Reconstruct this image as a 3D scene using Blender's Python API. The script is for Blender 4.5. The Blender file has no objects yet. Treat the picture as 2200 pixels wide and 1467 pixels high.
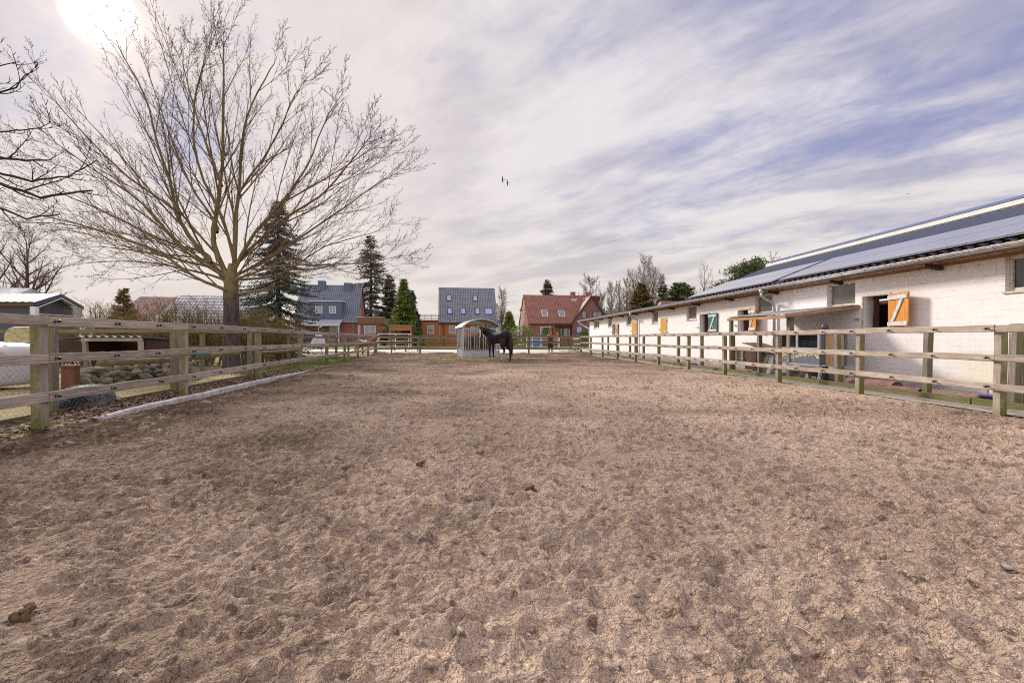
import bpy, math, random
import numpy as np
from mathutils import Vector, Matrix
R = math.radians
S = bpy.context.scene
C = S.collection
# ------------------------------------------------------------ camera
EYE = 1.16
FPX = 1000.0                      # focal length for a frame 2200 wide
def at(px, py, Y):
    return Vector(((px - 1100) / FPX * Y, Y, EYE - (py - 728) / FPX * Y))
cam_d = bpy.data.cameras.new('camera')
cam_d.sensor_width = 36
cam_d.lens = FPX / 2200 * 36
cam_d.clip_start = 0.05
cam_d.clip_end = 3000
cam = bpy.data.objects.new('camera', cam_d)
cam.location = (0, 0, EYE)
cam.rotation_euler = (R(90 - 0.315), 0, 0)
C.objects.link(cam)
S.camera = cam
# ------------------------------------------------------------ exposure
S.view_settings.view_transform = 'Standard'
S.view_settings.look = 'None'
S.view_settings.exposure = 0.22
S.view_settings.gamma = 1
S.render.engine = 'CYCLES'
S.cycles.use_denoising = False
S.cycles.use_adaptive_sampling = False
S.cycles.pixel_filter_type = 'BLACKMAN_HARRIS'
S.cycles.filter_width = 1.05
S.cycles.sample_clamp_indirect = 4
S.cycles.max_bounces = 6
S.cycles.diffuse_bounces = 3
# ------------------------------------------------------------ sun and sky
SUN = Vector((-0.88, 1.0, 0.693)).normalized()
sun_d = bpy.data.lights.new('sun', 'SUN')
sun_d.energy = 3.7
sun_d.angle = R(10)
sun_d.color = (1.0, 0.93, 0.84)
sun = bpy.data.objects.new('sun', sun_d)
sun.rotation_euler = SUN.to_track_quat('Z', 'Y').to_euler()
C.objects.link(sun)

class NT:
    def __init__(s, tree): s.t = tree; s.n = tree.nodes; s.l = tree.links
    def new(s, kind, **k):
        n = s.n.new(kind)
        for a, b in k.items(): setattr(n, a, b)
        return n
    def put(s, sock, v):
        if isinstance(v, bpy.types.NodeSocket): s.l.new(v, sock)
        elif v is not None:
            try: sock.default_value = v
            except Exception:
                sock.default_value = (v[0], v[1], v[2], 1) if hasattr(v, '__len__') else (v, v, v)
    def math(s, op, a, b=None, c=None, clamp=False):
        n = s.new('ShaderNodeMath', operation=op); n.use_clamp = clamp
        s.put(n.inputs[0], a)
        if b is not None: s.put(n.inputs[1], b)
        if c is not None: s.put(n.inputs[2], c)
        return n.outputs[0]
    def vmath(s, op, a, b=None):
        n = s.new('ShaderNodeVectorMath', operation=op)
        s.put(n.inputs[0], a)
        if b is not None: s.put(n.inputs[1], b)
        return n.outputs['Value'] if op in ('DOT_PRODUCT', 'LENGTH') else n.outputs[0]
    def xyz(s, v):
        n = s.new('ShaderNodeSeparateXYZ'); s.put(n.inputs[0], v); return n.outputs
    def comb(s, x, y, z=0.0):
        n = s.new('ShaderNodeCombineXYZ')
        for i, q in enumerate((x, y, z)): s.put(n.inputs[i], q)
        return n.outputs[0]
    def noise(s, vec, scale, detail=5, rough=.55, dist=0.0, out=0):
        n = s.new('ShaderNodeTexNoise')
        s.put(n.inputs['Vector'], vec); n.inputs['Scale'].default_value = scale
        n.inputs['Detail'].default_value = detail; n.inputs['Roughness'].default_value = rough
        n.inputs['Distortion'].default_value = dist
        return n.outputs[out]
    def step(s, v, a, b, c=0.0, d=1.0, smooth=True):
        n = s.new('ShaderNodeMapRange'); n.clamp = True
        if smooth: n.interpolation_type = 'SMOOTHSTEP'
        s.put(n.inputs[0], v)
        for i, q in enumerate((a, b, c, d)): n.inputs[i + 1].default_value = q
        return n.outputs[0]
    def mix(s, f, a, b, mode='MIX'):
        n = s.new('ShaderNodeMix', data_type='RGBA', blend_type=mode)
        s.put(n.inputs['Factor'], f)
        s.put(n.inputs[6], c4(a) if isinstance(a, tuple) else a)
        s.put(n.inputs[7], c4(b) if isinstance(b, tuple) else b)
        return n.outputs[2]
    def mapv(s, vec, scale=(1, 1, 1), loc=(0, 0, 0), rot=(0, 0, 0)):
        n = s.new('ShaderNodeMapping'); s.put(n.inputs[0], vec)
        n.inputs['Scale'].default_value = scale; n.inputs['Location'].default_value = loc
        n.inputs['Rotation'].default_value = rot
        return n.outputs[0]
    def bump(s, h, strength=.5, dist=.01, normal=None):
        n = s.new('ShaderNodeBump'); s.put(n.inputs['Height'], h)
        n.inputs['Strength'].default_value = strength; n.inputs['Distance'].default_value = dist
        if normal is not None: s.put(n.inputs['Normal'], normal)
        return n.outputs[0]
def c4(c): return (c[0], c[1], c[2], 1.0)

world = bpy.data.worlds.new('World'); S.world = world
world.use_nodes = True
W = NT(world.node_tree); W.n.clear()
sky = W.new('ShaderNodeTexSky', sky_type='NISHITA')
sky.sun_disc = False
sky.sun_elevation = math.asin(SUN.z)
sky.sun_rotation = math.atan2(SUN.x, SUN.y)
sky.air_density = 1.0; sky.dust_density = 0.6; sky.ozone_density = 3.0
g = W.new('ShaderNodeTexCoord').outputs['Generated']
dv = W.vmath('NORMALIZE', g)
dx, dy, dz = W.xyz(dv)
zc = W.math('ADD', W.math('MAXIMUM', dz, 0.0), 0.13)
u = W.math('DIVIDE', dx, zc); v = W.math('DIVIDE', dy, zc)
al = W.math('ADD', W.math('MULTIPLY', u, -0.72), W.math('MULTIPLY', v, 0.69))
pe = W.math('ADD', W.math('MULTIPLY', u, 0.69), W.math('MULTIPLY', v, 0.72))
p1 = W.comb(W.math('MULTIPLY', al, 0.36), pe, 3.1)
p2 = W.comb(W.math('MULTIPLY', al, 0.75), pe, 7.7)
p3 = W.comb(W.math('MULTIPLY', al, .5), pe, 12.3)
n1 = W.noise(p1, 1.25, 9, .58, .25)
n2 = W.noise(p2, 3.4, 9, .66, .35)
n3 = W.noise(p2, 0.45, 3, .5, .2)
dens = W.math('ADD', W.math('MULTIPLY', n1, .62), W.math('MULTIPLY', n2, .38))
# the cloud sheet thins out to the right of the view
side = W.step(dx, -0.15, 0.65, 0.07, -0.015)
hor = W.step(dz, 0.02, 0.35, 0.13, 0.0)
dens = W.math('ADD', W.math('ADD', dens, side), hor)
dens = W.math('ADD', dens, W.math('MULTIPLY', W.math('SUBTRACT', n3, .5), .25))
cover = W.step(dens, 0.38, 0.60)
shade = W.math('ADD', W.math('MULTIPLY', W.noise(p3, 3.4, 8, .6, .15), .5), W.math('MULTIPLY', W.noise(p2, 1.1, 6, .5, .2), .5))
cc = W.mix(W.step(shade, .38, .58), (4.3, 4.15, 5.0), (7.1, 6.7, 7.0))
warm = W.step(dz, 0.0, 0.36, .85, 0.0)
cc = W.mix(warm, cc, W.mix(W.step(shade, .38, .6), (6.1, 5.65, 5.25), (7.3, 6.7, 5.95)))
sdot = W.vmath('DOT_PRODUCT', dv, tuple(SUN))
cc = W.mix(W.step(sdot, .62, .99, 0, .62), cc, (7.6, 6.8, 6.3))
blue = W.mix(.85, sky.outputs[0], (2.85, 2.95, 4.9))
col = W.mix(cover, blue, cc)
gl1 = W.math('POWER', W.math('MAXIMUM', sdot, 0.0), 420)
gl2 = W.math('POWER', W.step(sdot, .9987, .99988, smooth=False), 2.0)
glow = W.mix(1.0, W.mix(gl1, (0, 0, 0), (2.6, 2.0, 1.4)), W.mix(gl2, (0, 0, 0), (16, 15, 13)), 'ADD')
col = W.mix(1.0, col, glow, 'ADD')
# added boost: sky behind the camera and overhead raised to light ground and walls
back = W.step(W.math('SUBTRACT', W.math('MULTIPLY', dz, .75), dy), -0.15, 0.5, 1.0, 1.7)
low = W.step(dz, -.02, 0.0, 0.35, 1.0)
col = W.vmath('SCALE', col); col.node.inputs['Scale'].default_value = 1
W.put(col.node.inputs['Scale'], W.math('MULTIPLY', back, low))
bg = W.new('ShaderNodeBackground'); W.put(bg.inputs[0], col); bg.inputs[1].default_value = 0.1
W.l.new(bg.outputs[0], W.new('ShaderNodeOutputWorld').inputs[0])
world.cycles.sampling_method = 'MANUAL'; world.cycles.sample_map_resolution = 1024

# ------------------------------------------------------------ mesh helpers
class MB:
    def __init__(s): s.v = []; s.f = []; s.m = []
    def add(s, vs, fs, m=0):
        k = len(s.v); s.v.extend([tuple(q) for q in vs])
        s.f.extend([tuple(i + k for i in f) for f in fs]); s.m.extend([m] * len(fs)); return s
    def box(s, c, d, rot=None, m=0, taper=1.0):
        vs = []
        for z in (-.5, .5):
            t = taper if z > 0 else 1
            for x, y in ((-.5, -.5), (.5, -.5), (.5, .5), (-.5, .5)):
                p = Vector((x * d[0] * t, y * d[1] * t, z * d[2]))
                if rot is not None: p = rot @ p
                vs.append(p + Vector(c))
        return s.add(vs, [(3, 2, 1, 0), (4, 5, 6, 7), (0, 1, 5, 4), (1, 2, 6, 5), (2, 3, 7, 6), (3, 0, 4, 7)], m)
    def span(s, a, b, m=0):
        a = Vector(a); b = Vector(b)
        return s.box((a + b) / 2, tuple(abs(q) for q in (b - a)), m=m)
    def bar(s, p0, p1, w, h, m=0, up=(0, 0, 1)):
        p0 = Vector(p0); p1 = Vector(p1); x = (p1 - p0); L = x.length; x.normalize()
        y = Vector(up).cross(x)
        if y.length < 1e-4: y = Vector((0, 1, 0)).cross(x)
        y.normalize(); z = x.cross(y)
        return s.box((p0 + p1) / 2, (L, w, h), Matrix((x, y, z)).transposed(), m)
    def tube(s, pts, rad, n=6, m=0, cap=True, sq=None, ref=None):
        pts = [Vector(p) for p in pts]
        if not hasattr(rad, '__len__'): rad = [rad] * len(pts)
        k = len(s.v); N = len(pts); a = None
        for i, p in enumerate(pts):
            t = (pts[min(i + 1, N - 1)] - pts[max(i - 1, 0)])
            if t.length < 1e-9: t = Vector((0, 0, 1))
            t.normalize()
            if a is None:
                a = Vector(ref) if ref else (Vector((0, 0, 1)) if abs(t.z) < .9 else Vector((1, 0, 0)))
            a = a - t * a.dot(t)
            if a.length < 1e-6: a = t.orthogonal()
            a.normalize(); b = t.cross(a)
            r = rad[i]; ra, rb = (r if hasattr(r, '__len__') else (r, r))
            for j in range(n):
                q = 2 * math.pi * j / n + (math.pi / n if n == 4 else 0)
                s.v.append(tuple(p + a * (math.cos(q) * ra) + b * (math.sin(q) * rb)))
        for i in range(N - 1):
            for j in range(n):
                o = k + i * n; j2 = (j + 1) % n
                s.f.append((o + j, o + j2, o + n + j2, o + n + j)); s.m.append(m)
        if cap:
            s.f.append(tuple(k + j for j in range(n))[::-1]); s.m.append(m)
            s.f.append(tuple(k + (N - 1) * n + j for j in range(n))); s.m.append(m)
        return s
    def prism(s, poly, y0, y1, m=0):           # polygon in x,z swept along y
        n = len(poly)
        vs = [(x, y0, z) for x, z in poly] + [(x, y1, z) for x, z in poly]
        fs = [tuple(range(n)), tuple(range(2 * n - 1, n - 1, -1))]
        fs += [(i, i + n, (i + 1) % n + n, (i + 1) % n) for i in range(n)]
        return s.add(vs, fs, m)
    def lathe(s, prof, c=(0, 0, 0), n=20, m=0):
        k = len(s.v)
        for r, z in prof:
            for j in range(n):
                q = 2 * math.pi * j / n
                s.v.append((c[0] + r * math.cos(q), c[1] + r * math.sin(q), c[2] + z))
        for i in range(len(prof) - 1):
            for j in range(n):
                o = k + i * n; j2 = (j + 1) % n
                s.f.append((o + j, o + j2, o + n + j2, o + n + j)); s.m.append(m)
        return s
    def build(s, name, mats, parent=None, smooth=False, loc=None, mw=None):
        me = bpy.data.meshes.new(name)
        me.from_pydata(s.v, [], s.f)
        if not isinstance(mats, (list, tuple)): mats = [mats]
        for q in mats: me.materials.append(q)
        if len(mats) > 1: me.polygons.foreach_set('material_index', s.m)
        if smooth: me.polygons.foreach_set('use_smooth', [True] * len(me.polygons))
        me.update()
        return link(name, me, parent, loc, mw)
def link(name, me, parent=None, loc=None, mw=None):
    o = bpy.data.objects.new(name, me); C.objects.link(o)
    if parent is not None: o.parent = parent
    if mw is not None: o.matrix_local = mw
    elif loc is not None: o.location = loc
    return o
def thing(name, label, cat, loc=(0, 0, 0), rz=0.0, group=None):
    o = bpy.data.objects.new(name, None); o.empty_display_size = .2; C.objects.link(o)
    o.location = loc; o.rotation_euler = (0, 0, rz)
    o['label'] = label; o['category'] = cat
    if group: o['group'] = group
    return o
def tag(o, label, cat, group=None, kind=None):
    o['label'] = label; o['category'] = cat
    if group: o['group'] = group
    if kind: o['kind'] = kind
    return o
def struct(o): o['kind'] = 'structure'; return o
def copy_tree(o, parent=None):
    c = o.copy(); C.objects.link(c); c.parent = parent
    for ch in list(o.children): copy_tree(ch, c)
    return c

# numpy value noise for real relief
_rs = np.random.RandomState(5)
_T = _rs.rand(256, 256)
def vnoise(x, y, f, ox=0.0):
    x = x * f + ox; y = y * f + ox * 1.7
    xi = np.floor(x).astype(int); yi = np.floor(y).astype(int)
    a = x - xi; b = y - yi
    a = a * a * (3 - 2 * a); b = b * b * (3 - 2 * b)
    g = lambda i, j: _T[i & 255, j & 255]
    return ((g(xi, yi) * (1 - a) + g(xi + 1, yi) * a) * (1 - b) + (g(xi, yi + 1) * (1 - a) + g(xi + 1, yi + 1) * a) * b) - .5

# ------------------------------------------------------------ materials
def mat(name):
    m = bpy.data.materials.new(name); m.use_nodes = True
    t = NT(m.node_tree); t.n.clear()
    b = t.new('ShaderNodeBsdfPrincipled'); o = t.new('ShaderNodeOutputMaterial')
    t.l.new(b.outputs[0], o.inputs[0])
    return m, t, b
def simple(name, c1, c2=None, scale=6, st=(1, 1, 1), rough=.8, bump=.15, bs=60, bd=.004, metal=0.0, rnd=0.0, lo=.35, hi=.65, spec=.3):
    m, t, b = mat(name)
    tc = t.new('ShaderNodeTexCoord').outputs['Object']
    vec = t.mapv(tc, st)
    c2 = c2 or tuple(q * .75 for q in c1)
    col = t.mix(t.step(t.noise(vec, scale, 6, .6), lo, hi), c2, c1)
    if rnd:
        oi = t.new('ShaderNodeObjectInfo').outputs['Random']
        col = t.mix(1.0, col, t.comb3(t.step(oi, 0, 1, 1 - rnd, 1 + rnd * .6, False)) if False else gray(t, t.step(oi, 0, 1, 1 - rnd, 1 + rnd * .6, False)), 'MULTIPLY')
    t.put(b.inputs['Base Color'], col); b.inputs['Roughness'].default_value = rough
    b.inputs['Metallic'].default_value = metal; b.inputs['Specular IOR Level'].default_value = spec
    if bump: t.put(b.inputs['Normal'], t.bump(t.noise(vec, bs, 5, .6), bump, bd))
    return m
def gray(t, v):
    n = t.new('ShaderNodeCombineColor')
    for i in range(3): t.put(n.inputs[i], v)
    return n.outputs[0]
def wood(name, c1, c2, moss=.7, rnd=.2, low=.35):
    m, t, b = mat(name)
    tc = t.new('ShaderNodeTexCoord').outputs['Object']
    oi = t.new('ShaderNodeObjectInfo').outputs['Random']
    off = t.vmath('ADD', tc, t.comb(t.math('MULTIPLY', oi, 37.0), t.math('MULTIPLY', oi, 11.0), 0.0))
    gr = t.noise(t.mapv(off, (1.2, 22, 22)), 2.2, 8, .65, .3)
    bl = t.noise(t.mapv(off, (2.5, 5, 5)), 1.6, 4, .6)
    saw = t.noise(t.mapv(off, (60, 6, 6)), 1.5, 3, .6)
    col = t.mix(t.step(gr, .36, .66), c2, c1)
    col = t.mix(t.step(bl, .35, .7, 0, .5), col, tuple(q * .72 for q in c2))
    col = t.mix(t.step(saw, .5, .75, 0, .10), col, tuple(min(1, q * 1.25) for q in c1))
    col = t.mix(1.0, col, gray(t, t.step(oi, 0, 1, 1 - rnd, 1 + rnd * .5, False)), 'MULTIPLY')
    ge = t.new('ShaderNodeNewGeometry')
    nx, ny, nz = t.xyz(ge.outputs['True Normal']); px, py, pz = t.xyz(ge.outputs['Position'])
    mf = t.math('ADD', t.step(t.math('MULTIPLY', ny, -1.0), .3, .95, 0, .8), t.step(pz, low, 0.0, 0, .6))
    mf = t.math('ADD', mf, t.step(nz, .3, .9, 0, .35))
    mn = t.noise(ge.outputs['Position'], 4.5, 6, .65)
    mf = t.math('MULTIPLY', t.math('MULTIPLY', mf, t.step(mn, .22, .58)), moss, clamp=True)
    col = t.mix(mf, col, t.mix(t.noise(ge.outputs['Position'], 30, 3), (.085, .095, .02), (.20, .20, .055)))
    t.put(b.inputs['Base Color'], col); b.inputs['Roughness'].default_value = .88
    b.inputs['Specular IOR Level'].default_value = .2
    h = t.math('ADD', gr, t.math('MULTIPLY', saw, .12))
    t.put(b.inputs['Normal'], t.bump(h, .55, .006))
    return m
M = {}
M['rail'] = wood('weathered_rail_wood', (.55, .46, .385), (.34, .275, .225), .55)
M['post'] = wood('weathered_post_wood', (.50, .42, .345), (.30, .25, .20), 1.0)
M['old'] = wood('old_grey_wood', (.34, .29, .25), (.17, .14, .12), .8)
M['farwood'] = wood('dark_grey_wood', (.30, .26, .22), (.15, .125, .105), .7)
M['log'] = wood('mossy_log_bark', (.33, .25, .13), (.15, .10, .055), .9)
M['black'] = simple('black_plastic', (.012, .012, .014), rough=.4, bump=0)
M['wire'] = simple('electric_cord', (.62, .56, .38), (.45, .42, .3), scale=80, rough=.6, bump=0)
M['galv'] = simple('galvanised_steel', (.55, .57, .60), (.38, .40, .43), scale=9, rough=.42, bump=.05, metal=.65)
M['chain'] = simple('chain_link_wire', (.20, .22, .20), (.10, .12, .11), scale=30, rough=.5, bump=0, metal=.3)
M['mesh'] = simple('chicken_wire', (.32, .31, .30), rough=.6, bump=0, metal=.3)
M['glassy'] = simple('window_glass', (.035, .04, .045), (.02, .022, .026), rough=.06, bump=0, spec=.8)
M['darkin'] = simple('dark_interior', (.02, .017, .015), rough=.9, bump=0)
# ------------------------------------------------------------ ground
LX = lambda Y: -5.0 - .153 * Y          # left fence line
RX = lambda Y: 8.04 - .075 * Y          # right fence line
RA = math.atan(.075)
def sheet(name, xs_fn, ys, nx, z, m, amp=0.0, fr=1.5, seed=0.0, fine=0.0):
    ys = np.array(ys); U = np.linspace(0, 1, nx)
    a = np.array([xs_fn(y)[0] for y in ys]); b = np.array([xs_fn(y)[1] for y in ys])
    X = a[:, None] + (b - a)[:, None] * U[None, :]; Yg = np.repeat(ys[:, None], nx, 1)
    Z = np.full_like(X, z)
    if amp: Z += amp * (vnoise(X, Yg, fr, seed) + .5 * vnoise(X, Yg, fr * 2.3, seed + 3) + .25 * vnoise(X, Yg, fr * 5.1, seed + 5))
    if fine: Z += fine * vnoise(X, Yg, fr * 11, seed + 9)
    return grid_obj(name, X, Yg, Z, m)
def grid_obj(name, X, Y, Z, m, smooth=True):
    ny, nx = X.shape
    co = np.stack([X, Y, Z], -1).reshape(-1, 3).astype(np.float32)
    i = np.arange((ny - 1) * nx).reshape(ny - 1, nx)[:, :-1].reshape(-1)
    q = np.stack([i, i + 1, i + nx + 1, i + nx], 1).astype(np.int32)
    me = bpy.data.meshes.new(name)
    me.vertices.add(len(co)); me.vertices.foreach_set('co', co.ravel())
    me.loops.add(q.size); me.loops.foreach_set('vertex_index', q.ravel())
    me.polygons.add(len(q)); me.polygons.foreach_set('loop_start', np.arange(0, q.size, 4, dtype=np.int32))
    me.polygons.foreach_set('loop_total', np.full(len(q), 4, np.int32))
    me.polygons.foreach_set('use_smooth', np.full(len(q), smooth))
    me.materials.append(m); me.update(calc_edges=True); me.validate()
    return struct(link(name, me))

def soil(name, c1, c2, c3, s1=.6, s2=9, bump=.7, bd=.012, attr=False):
    m, t, b = mat(name)
    P = t.new('ShaderNodeTexCoord').outputs['Object']
    a = t.noise(P, s1, 6, .62, .3); bb = t.noise(P, s2, 5, .62); f = t.noise(P, 62, 2, .6)
    col = t.mix(t.step(a, .36, .66), c1, c2)
    col = t.mix(t.step(bb, .42, .75, 0, .55), col, c3)
    mo = t.noise(t.mapv(P, (1, 1.5, 1)), 19, 2, .6, .4)
    col = t.mix(t.step(mo, .58, .70, 0, .75), col, tuple(q * .42 for q in c1))
    col = t.mix(t.step(mo, .40, .30, 0, .5), col, tuple(min(1, q * 1.3) for q in c2))
    m2 = t.noise(P, 7.5, 3, .6, .5)
    col = t.mix(t.step(m2, .60, .67, 0, .8), col, tuple(q * .30 for q in c1))
    # grains: pale and dark specks of the sand itself
    col = t.mix(t.step(f, .60, .72, 0, .7), col, tuple(min(1, q * 1.7) for q in c2))
    col = t.mix(t.step(f, .42, .30, 0, .65), col, tuple(q * .45 for q in c1))
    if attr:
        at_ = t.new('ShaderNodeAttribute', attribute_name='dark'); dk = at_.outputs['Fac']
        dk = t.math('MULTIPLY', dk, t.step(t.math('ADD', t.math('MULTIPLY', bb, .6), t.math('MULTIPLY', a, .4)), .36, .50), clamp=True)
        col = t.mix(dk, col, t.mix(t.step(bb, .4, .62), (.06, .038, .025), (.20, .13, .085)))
    t.put(b.inputs['Base Color'], col); b.inputs['Roughness'].default_value = .95
    b.inputs['Specular IOR Level'].default_value = .12
    h = t.math('ADD', t.math('MULTIPLY', t.noise(P, 17, 2, .6), 1.2), t.math('MULTIPLY', t.noise(P, 44, 2, .6), .8))
    h = t.math('ADD', h, t.math('MULTIPLY', t.noise(P, 110, 1, .6), .35))
    vo = t.new('ShaderNodeTexVoronoi'); t.put(vo.inputs['Vector'], P); vo.inputs['Scale'].default_value = 34; vo.inputs['Randomness'].default_value = 1
    h = t.math('SUBTRACT', h, t.math('MULTIPLY', vo.outputs['Distance'], .35))
    t.put(b.inputs['Normal'], t.bump(h, bump, bd))
    return m
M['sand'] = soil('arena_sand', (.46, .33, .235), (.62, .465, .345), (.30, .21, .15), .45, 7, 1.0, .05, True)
M['tan'] = soil('pale_paddock_sand', (.52, .43, .31), (.62, .53, .40), (.40, .33, .24), .5, 6, .5, .02)
M['yard'] = soil('straw_strewn_yard_soil', (.36, .28, .15), (.50, .41, .22), (.22, .17, .10), .7, 5, .8, .03)
M['dirt'] = soil('trodden_dirt', (.26, .19, .14), (.38, .29, .22), (.17, .125, .09), .5, 5, .8, .03)
M['grass'] = soil('meadow_grass', (.19, .21, .045), (.27, .28, .07), (.22, .18, .08), .35, 4, .7, .03)
M['path'] = soil('dusty_concrete', (.33, .29, .25), (.42, .37, .32), (.24, .21, .18), .6, 5, .25, .004)
M['road'] = soil('pale_concrete_road', (.60, .57, .54), (.70, .67, .64), (.5, .47, .44), .2, 3, .15, .004)

# arena: relief with hoof prints, worn hollows and clods
ys = [0.35]
while ys[-1] < 36.3: ys.append(ys[-1] + min(.09, max(.010, 0.0033 * ys[-1])))
ys = np.array(ys); NX = 1300
U = np.linspace(0, 1, NX)
xa = np.array([LX(y) + .02 for y in ys]); xb = np.array([RX(y) + .13 for y in ys])
X = xa[:, None] + (xb - xa)[:, None] * U[None, :]
Yg = np.repeat(ys[:, None], NX, 1)
rough = .75 + .5 * vnoise(X, Yg, .35, 2)
flat = np.clip(vnoise(X, Yg, 1.9, 90) * 5 - .9, 0, 1)          # trodden smooth patches
rough = rough * (1 - .85 * flat)
Z = .050 * vnoise(X, Yg, .9, 1) + .042 * rough * vnoise(X, Yg, 2.6, 4) + .026 * rough * vnoise(X, Yg, 5.7, 8)
ridg = 1 - 2 * np.abs(vnoise(X, Yg, 9.0, 21)) - .5
Z += .022 * rough * ridg * (.5 + vnoise(X, Yg, 3.1, 22))
Z += .040 * rough * (.25 - np.abs(vnoise(X * .92 + Yg * .38, Yg * .92 - X * .38, 13, 25)))
FZ = np.clip(7.5 / Yg, .22, 1)
FINE = FZ * (.028 * vnoise(X, Yg, 21, 31) + .020 * vnoise(X * .8 - Yg * .6, Yg * .8 + X * .6, 37, 41)) * (.3 + rough)
FINE += FZ * .010 * vnoise(X * .6 + Yg * .8, Yg * .6 - X * .8, 63, 47)
SM = np.zeros_like(Z)
rng = np.random.RandomState(11)
def stamp(cx, cy, a, b, th, depth, rim, flat=False):
    r = max(a, b) * 2.2
    j0, j1 = np.searchsorted(ys, [cy - r, cy + r])
    if j1 - j0 < 2: return
    w = xb[j0] - xa[j0]; i0 = int(max(0, (cx - r - xa[j0]) / w * NX)); i1 = int(min(NX, (cx + r - xa[j0]) / w * NX + 2))
    if i1 - i0 < 2: return
    sx = X[j0:j1, i0:i1] - cx; sy = Yg[j0:j1, i0:i1] - cy
    p = sx * math.cos(th) + sy * math.sin(th); q = -sx * math.sin(th) + sy * math.cos(th)
    d = np.sqrt((p / a) ** 2 + (q / b) ** 2)
    bowl = np.clip(1 - d, 0, 1)
    bowl = np.minimum(bowl * 2.2, 1) if flat else bowl ** .7
    Z[j0:j1, i0:i1] += -depth * bowl * (1 + .5 * (p / a)) + rim * np.exp(-((d - 1.22) / .22) ** 2) * (1 + .6 * np.tanh(-p / a * 2))
    if flat: SM[j0:j1, i0:i1] = np.maximum(SM[j0:j1, i0:i1], np.clip((1.05 - d) * 4, 0, 1))
for k in range(3400):
    cy = .5 + 35 * rng.rand() ** 1.6; cx = LX(cy) + .3 + (RX(cy) - LX(cy) - .5) * rng.rand()
    sz = rng.uniform(.04, .085)
    stamp(cx, cy, sz * rng.uniform(1, 1.5), sz, rng.rand() * 6.3, rng.uniform(.012, .038), rng.uniform(.010, .022), rng.rand() < .35)
for k in range(120):      # long scuffed slides
    cy = .8 + 14 * rng.rand() ** 1.5; cx = LX(cy) + .4 + (RX(cy) - LX(cy) - .8) * rng.rand()
    stamp(cx, cy, rng.uniform(.18, .34), rng.uniform(.06, .1), rng.uniform(.2, 1.1), rng.uniform(.010, .022), rng.uniform(.010, .020), True)
Z += FINE * (1 - .85 * SM)
edge = np.clip((X - xa[:, None]) / .5, 0, 1) * np.clip((xb[:, None] - X) / .5, 0, 1)
bank = .05 * np.exp(-((X - xa[:, None] - .75) / .55) ** 2) * np.clip((Yg - 14) / 6, 0, 1)
bank += .09 * np.exp(-((Yg - 34.6) / 1.0) ** 2) * (1 + 2 * vnoise(X, Yg, 1.3, 12))
Z = Z * (.35 + .65 * edge) + bank
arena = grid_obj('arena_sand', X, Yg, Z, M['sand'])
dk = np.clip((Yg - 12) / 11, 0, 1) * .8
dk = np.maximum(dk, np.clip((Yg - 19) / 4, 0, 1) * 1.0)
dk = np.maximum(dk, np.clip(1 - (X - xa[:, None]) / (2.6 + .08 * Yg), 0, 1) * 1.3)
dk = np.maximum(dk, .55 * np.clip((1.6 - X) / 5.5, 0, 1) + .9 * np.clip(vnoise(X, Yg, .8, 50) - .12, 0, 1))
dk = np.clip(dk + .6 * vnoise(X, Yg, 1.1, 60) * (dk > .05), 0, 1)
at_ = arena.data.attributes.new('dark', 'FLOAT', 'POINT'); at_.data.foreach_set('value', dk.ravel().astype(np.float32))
def gz(x, y):
    j = min(len(ys) - 1, np.searchsorted(ys, y)); w = xb[j] - xa[j]
    i = int(np.clip((x - xa[j]) / w * (NX - 1), 0, NX - 1)); return float(Z[j, i])

gm = MB(); gm.add([(-900, -60, -.2), (900, -60, -.2), (900, 1800, -.2), (-900, 1800, -.2)], [(0, 1, 2, 3)])
struct(gm.build('ground', M['grass']))
yl = lambda a, b, n: np.linspace(a, b, n)
sheet('yard_ground', lambda y: (-45, LX(y) + .10), yl(-2, 15.5, 170), 420, -.012, M['yard'], .05, 1.2, 5, .03)
sheet('paddock_dirt', lambda y: (-45, LX(y) + .10), yl(15.5, 42, 120), 260, -.012, M['dirt'], .05, 1.0, 7, .03)
sheet('lawn_strip', lambda y: (-30 + .2 * y, LX(y) - .2), yl(22.5, 27, 30), 120, .012, M['grass'], .05, 1.3, 9, .03)
sheet('concrete_path', lambda y: (8.05 - .075 * y, 8.68 - .075 * y), yl(-2, 46, 200), 8, .012, M['path'], .012, 1.5, 3)
sheet('stable_yard_ground', lambda y: (8.72 - .075 * y, 10.86 - .075 * y), yl(-2, 46, 260), 24, -.01, M['dirt'], .05, 1.8, 13, .03)
sheet('far_paddock_sand', lambda y: (LX(y) + .10, 12), yl(36.25, 43.5, 50), 160, -.01, M['tan'], .07, .9, 15, .04)
sheet('yard_road', lambda y: (-22, 60), yl(43.5, 52, 4), 6, -.005, M['road'])
sheet('far_lawn', lambda y: (-120, 160), yl(52, 130, 24), 60, -.02, M['grass'], .1, .2, 17)
sheet('left_meadow', lambda y: (-120, -22), yl(42, 52, 8), 30, -.015, M['grass'], .05, .5, 19)

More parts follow.
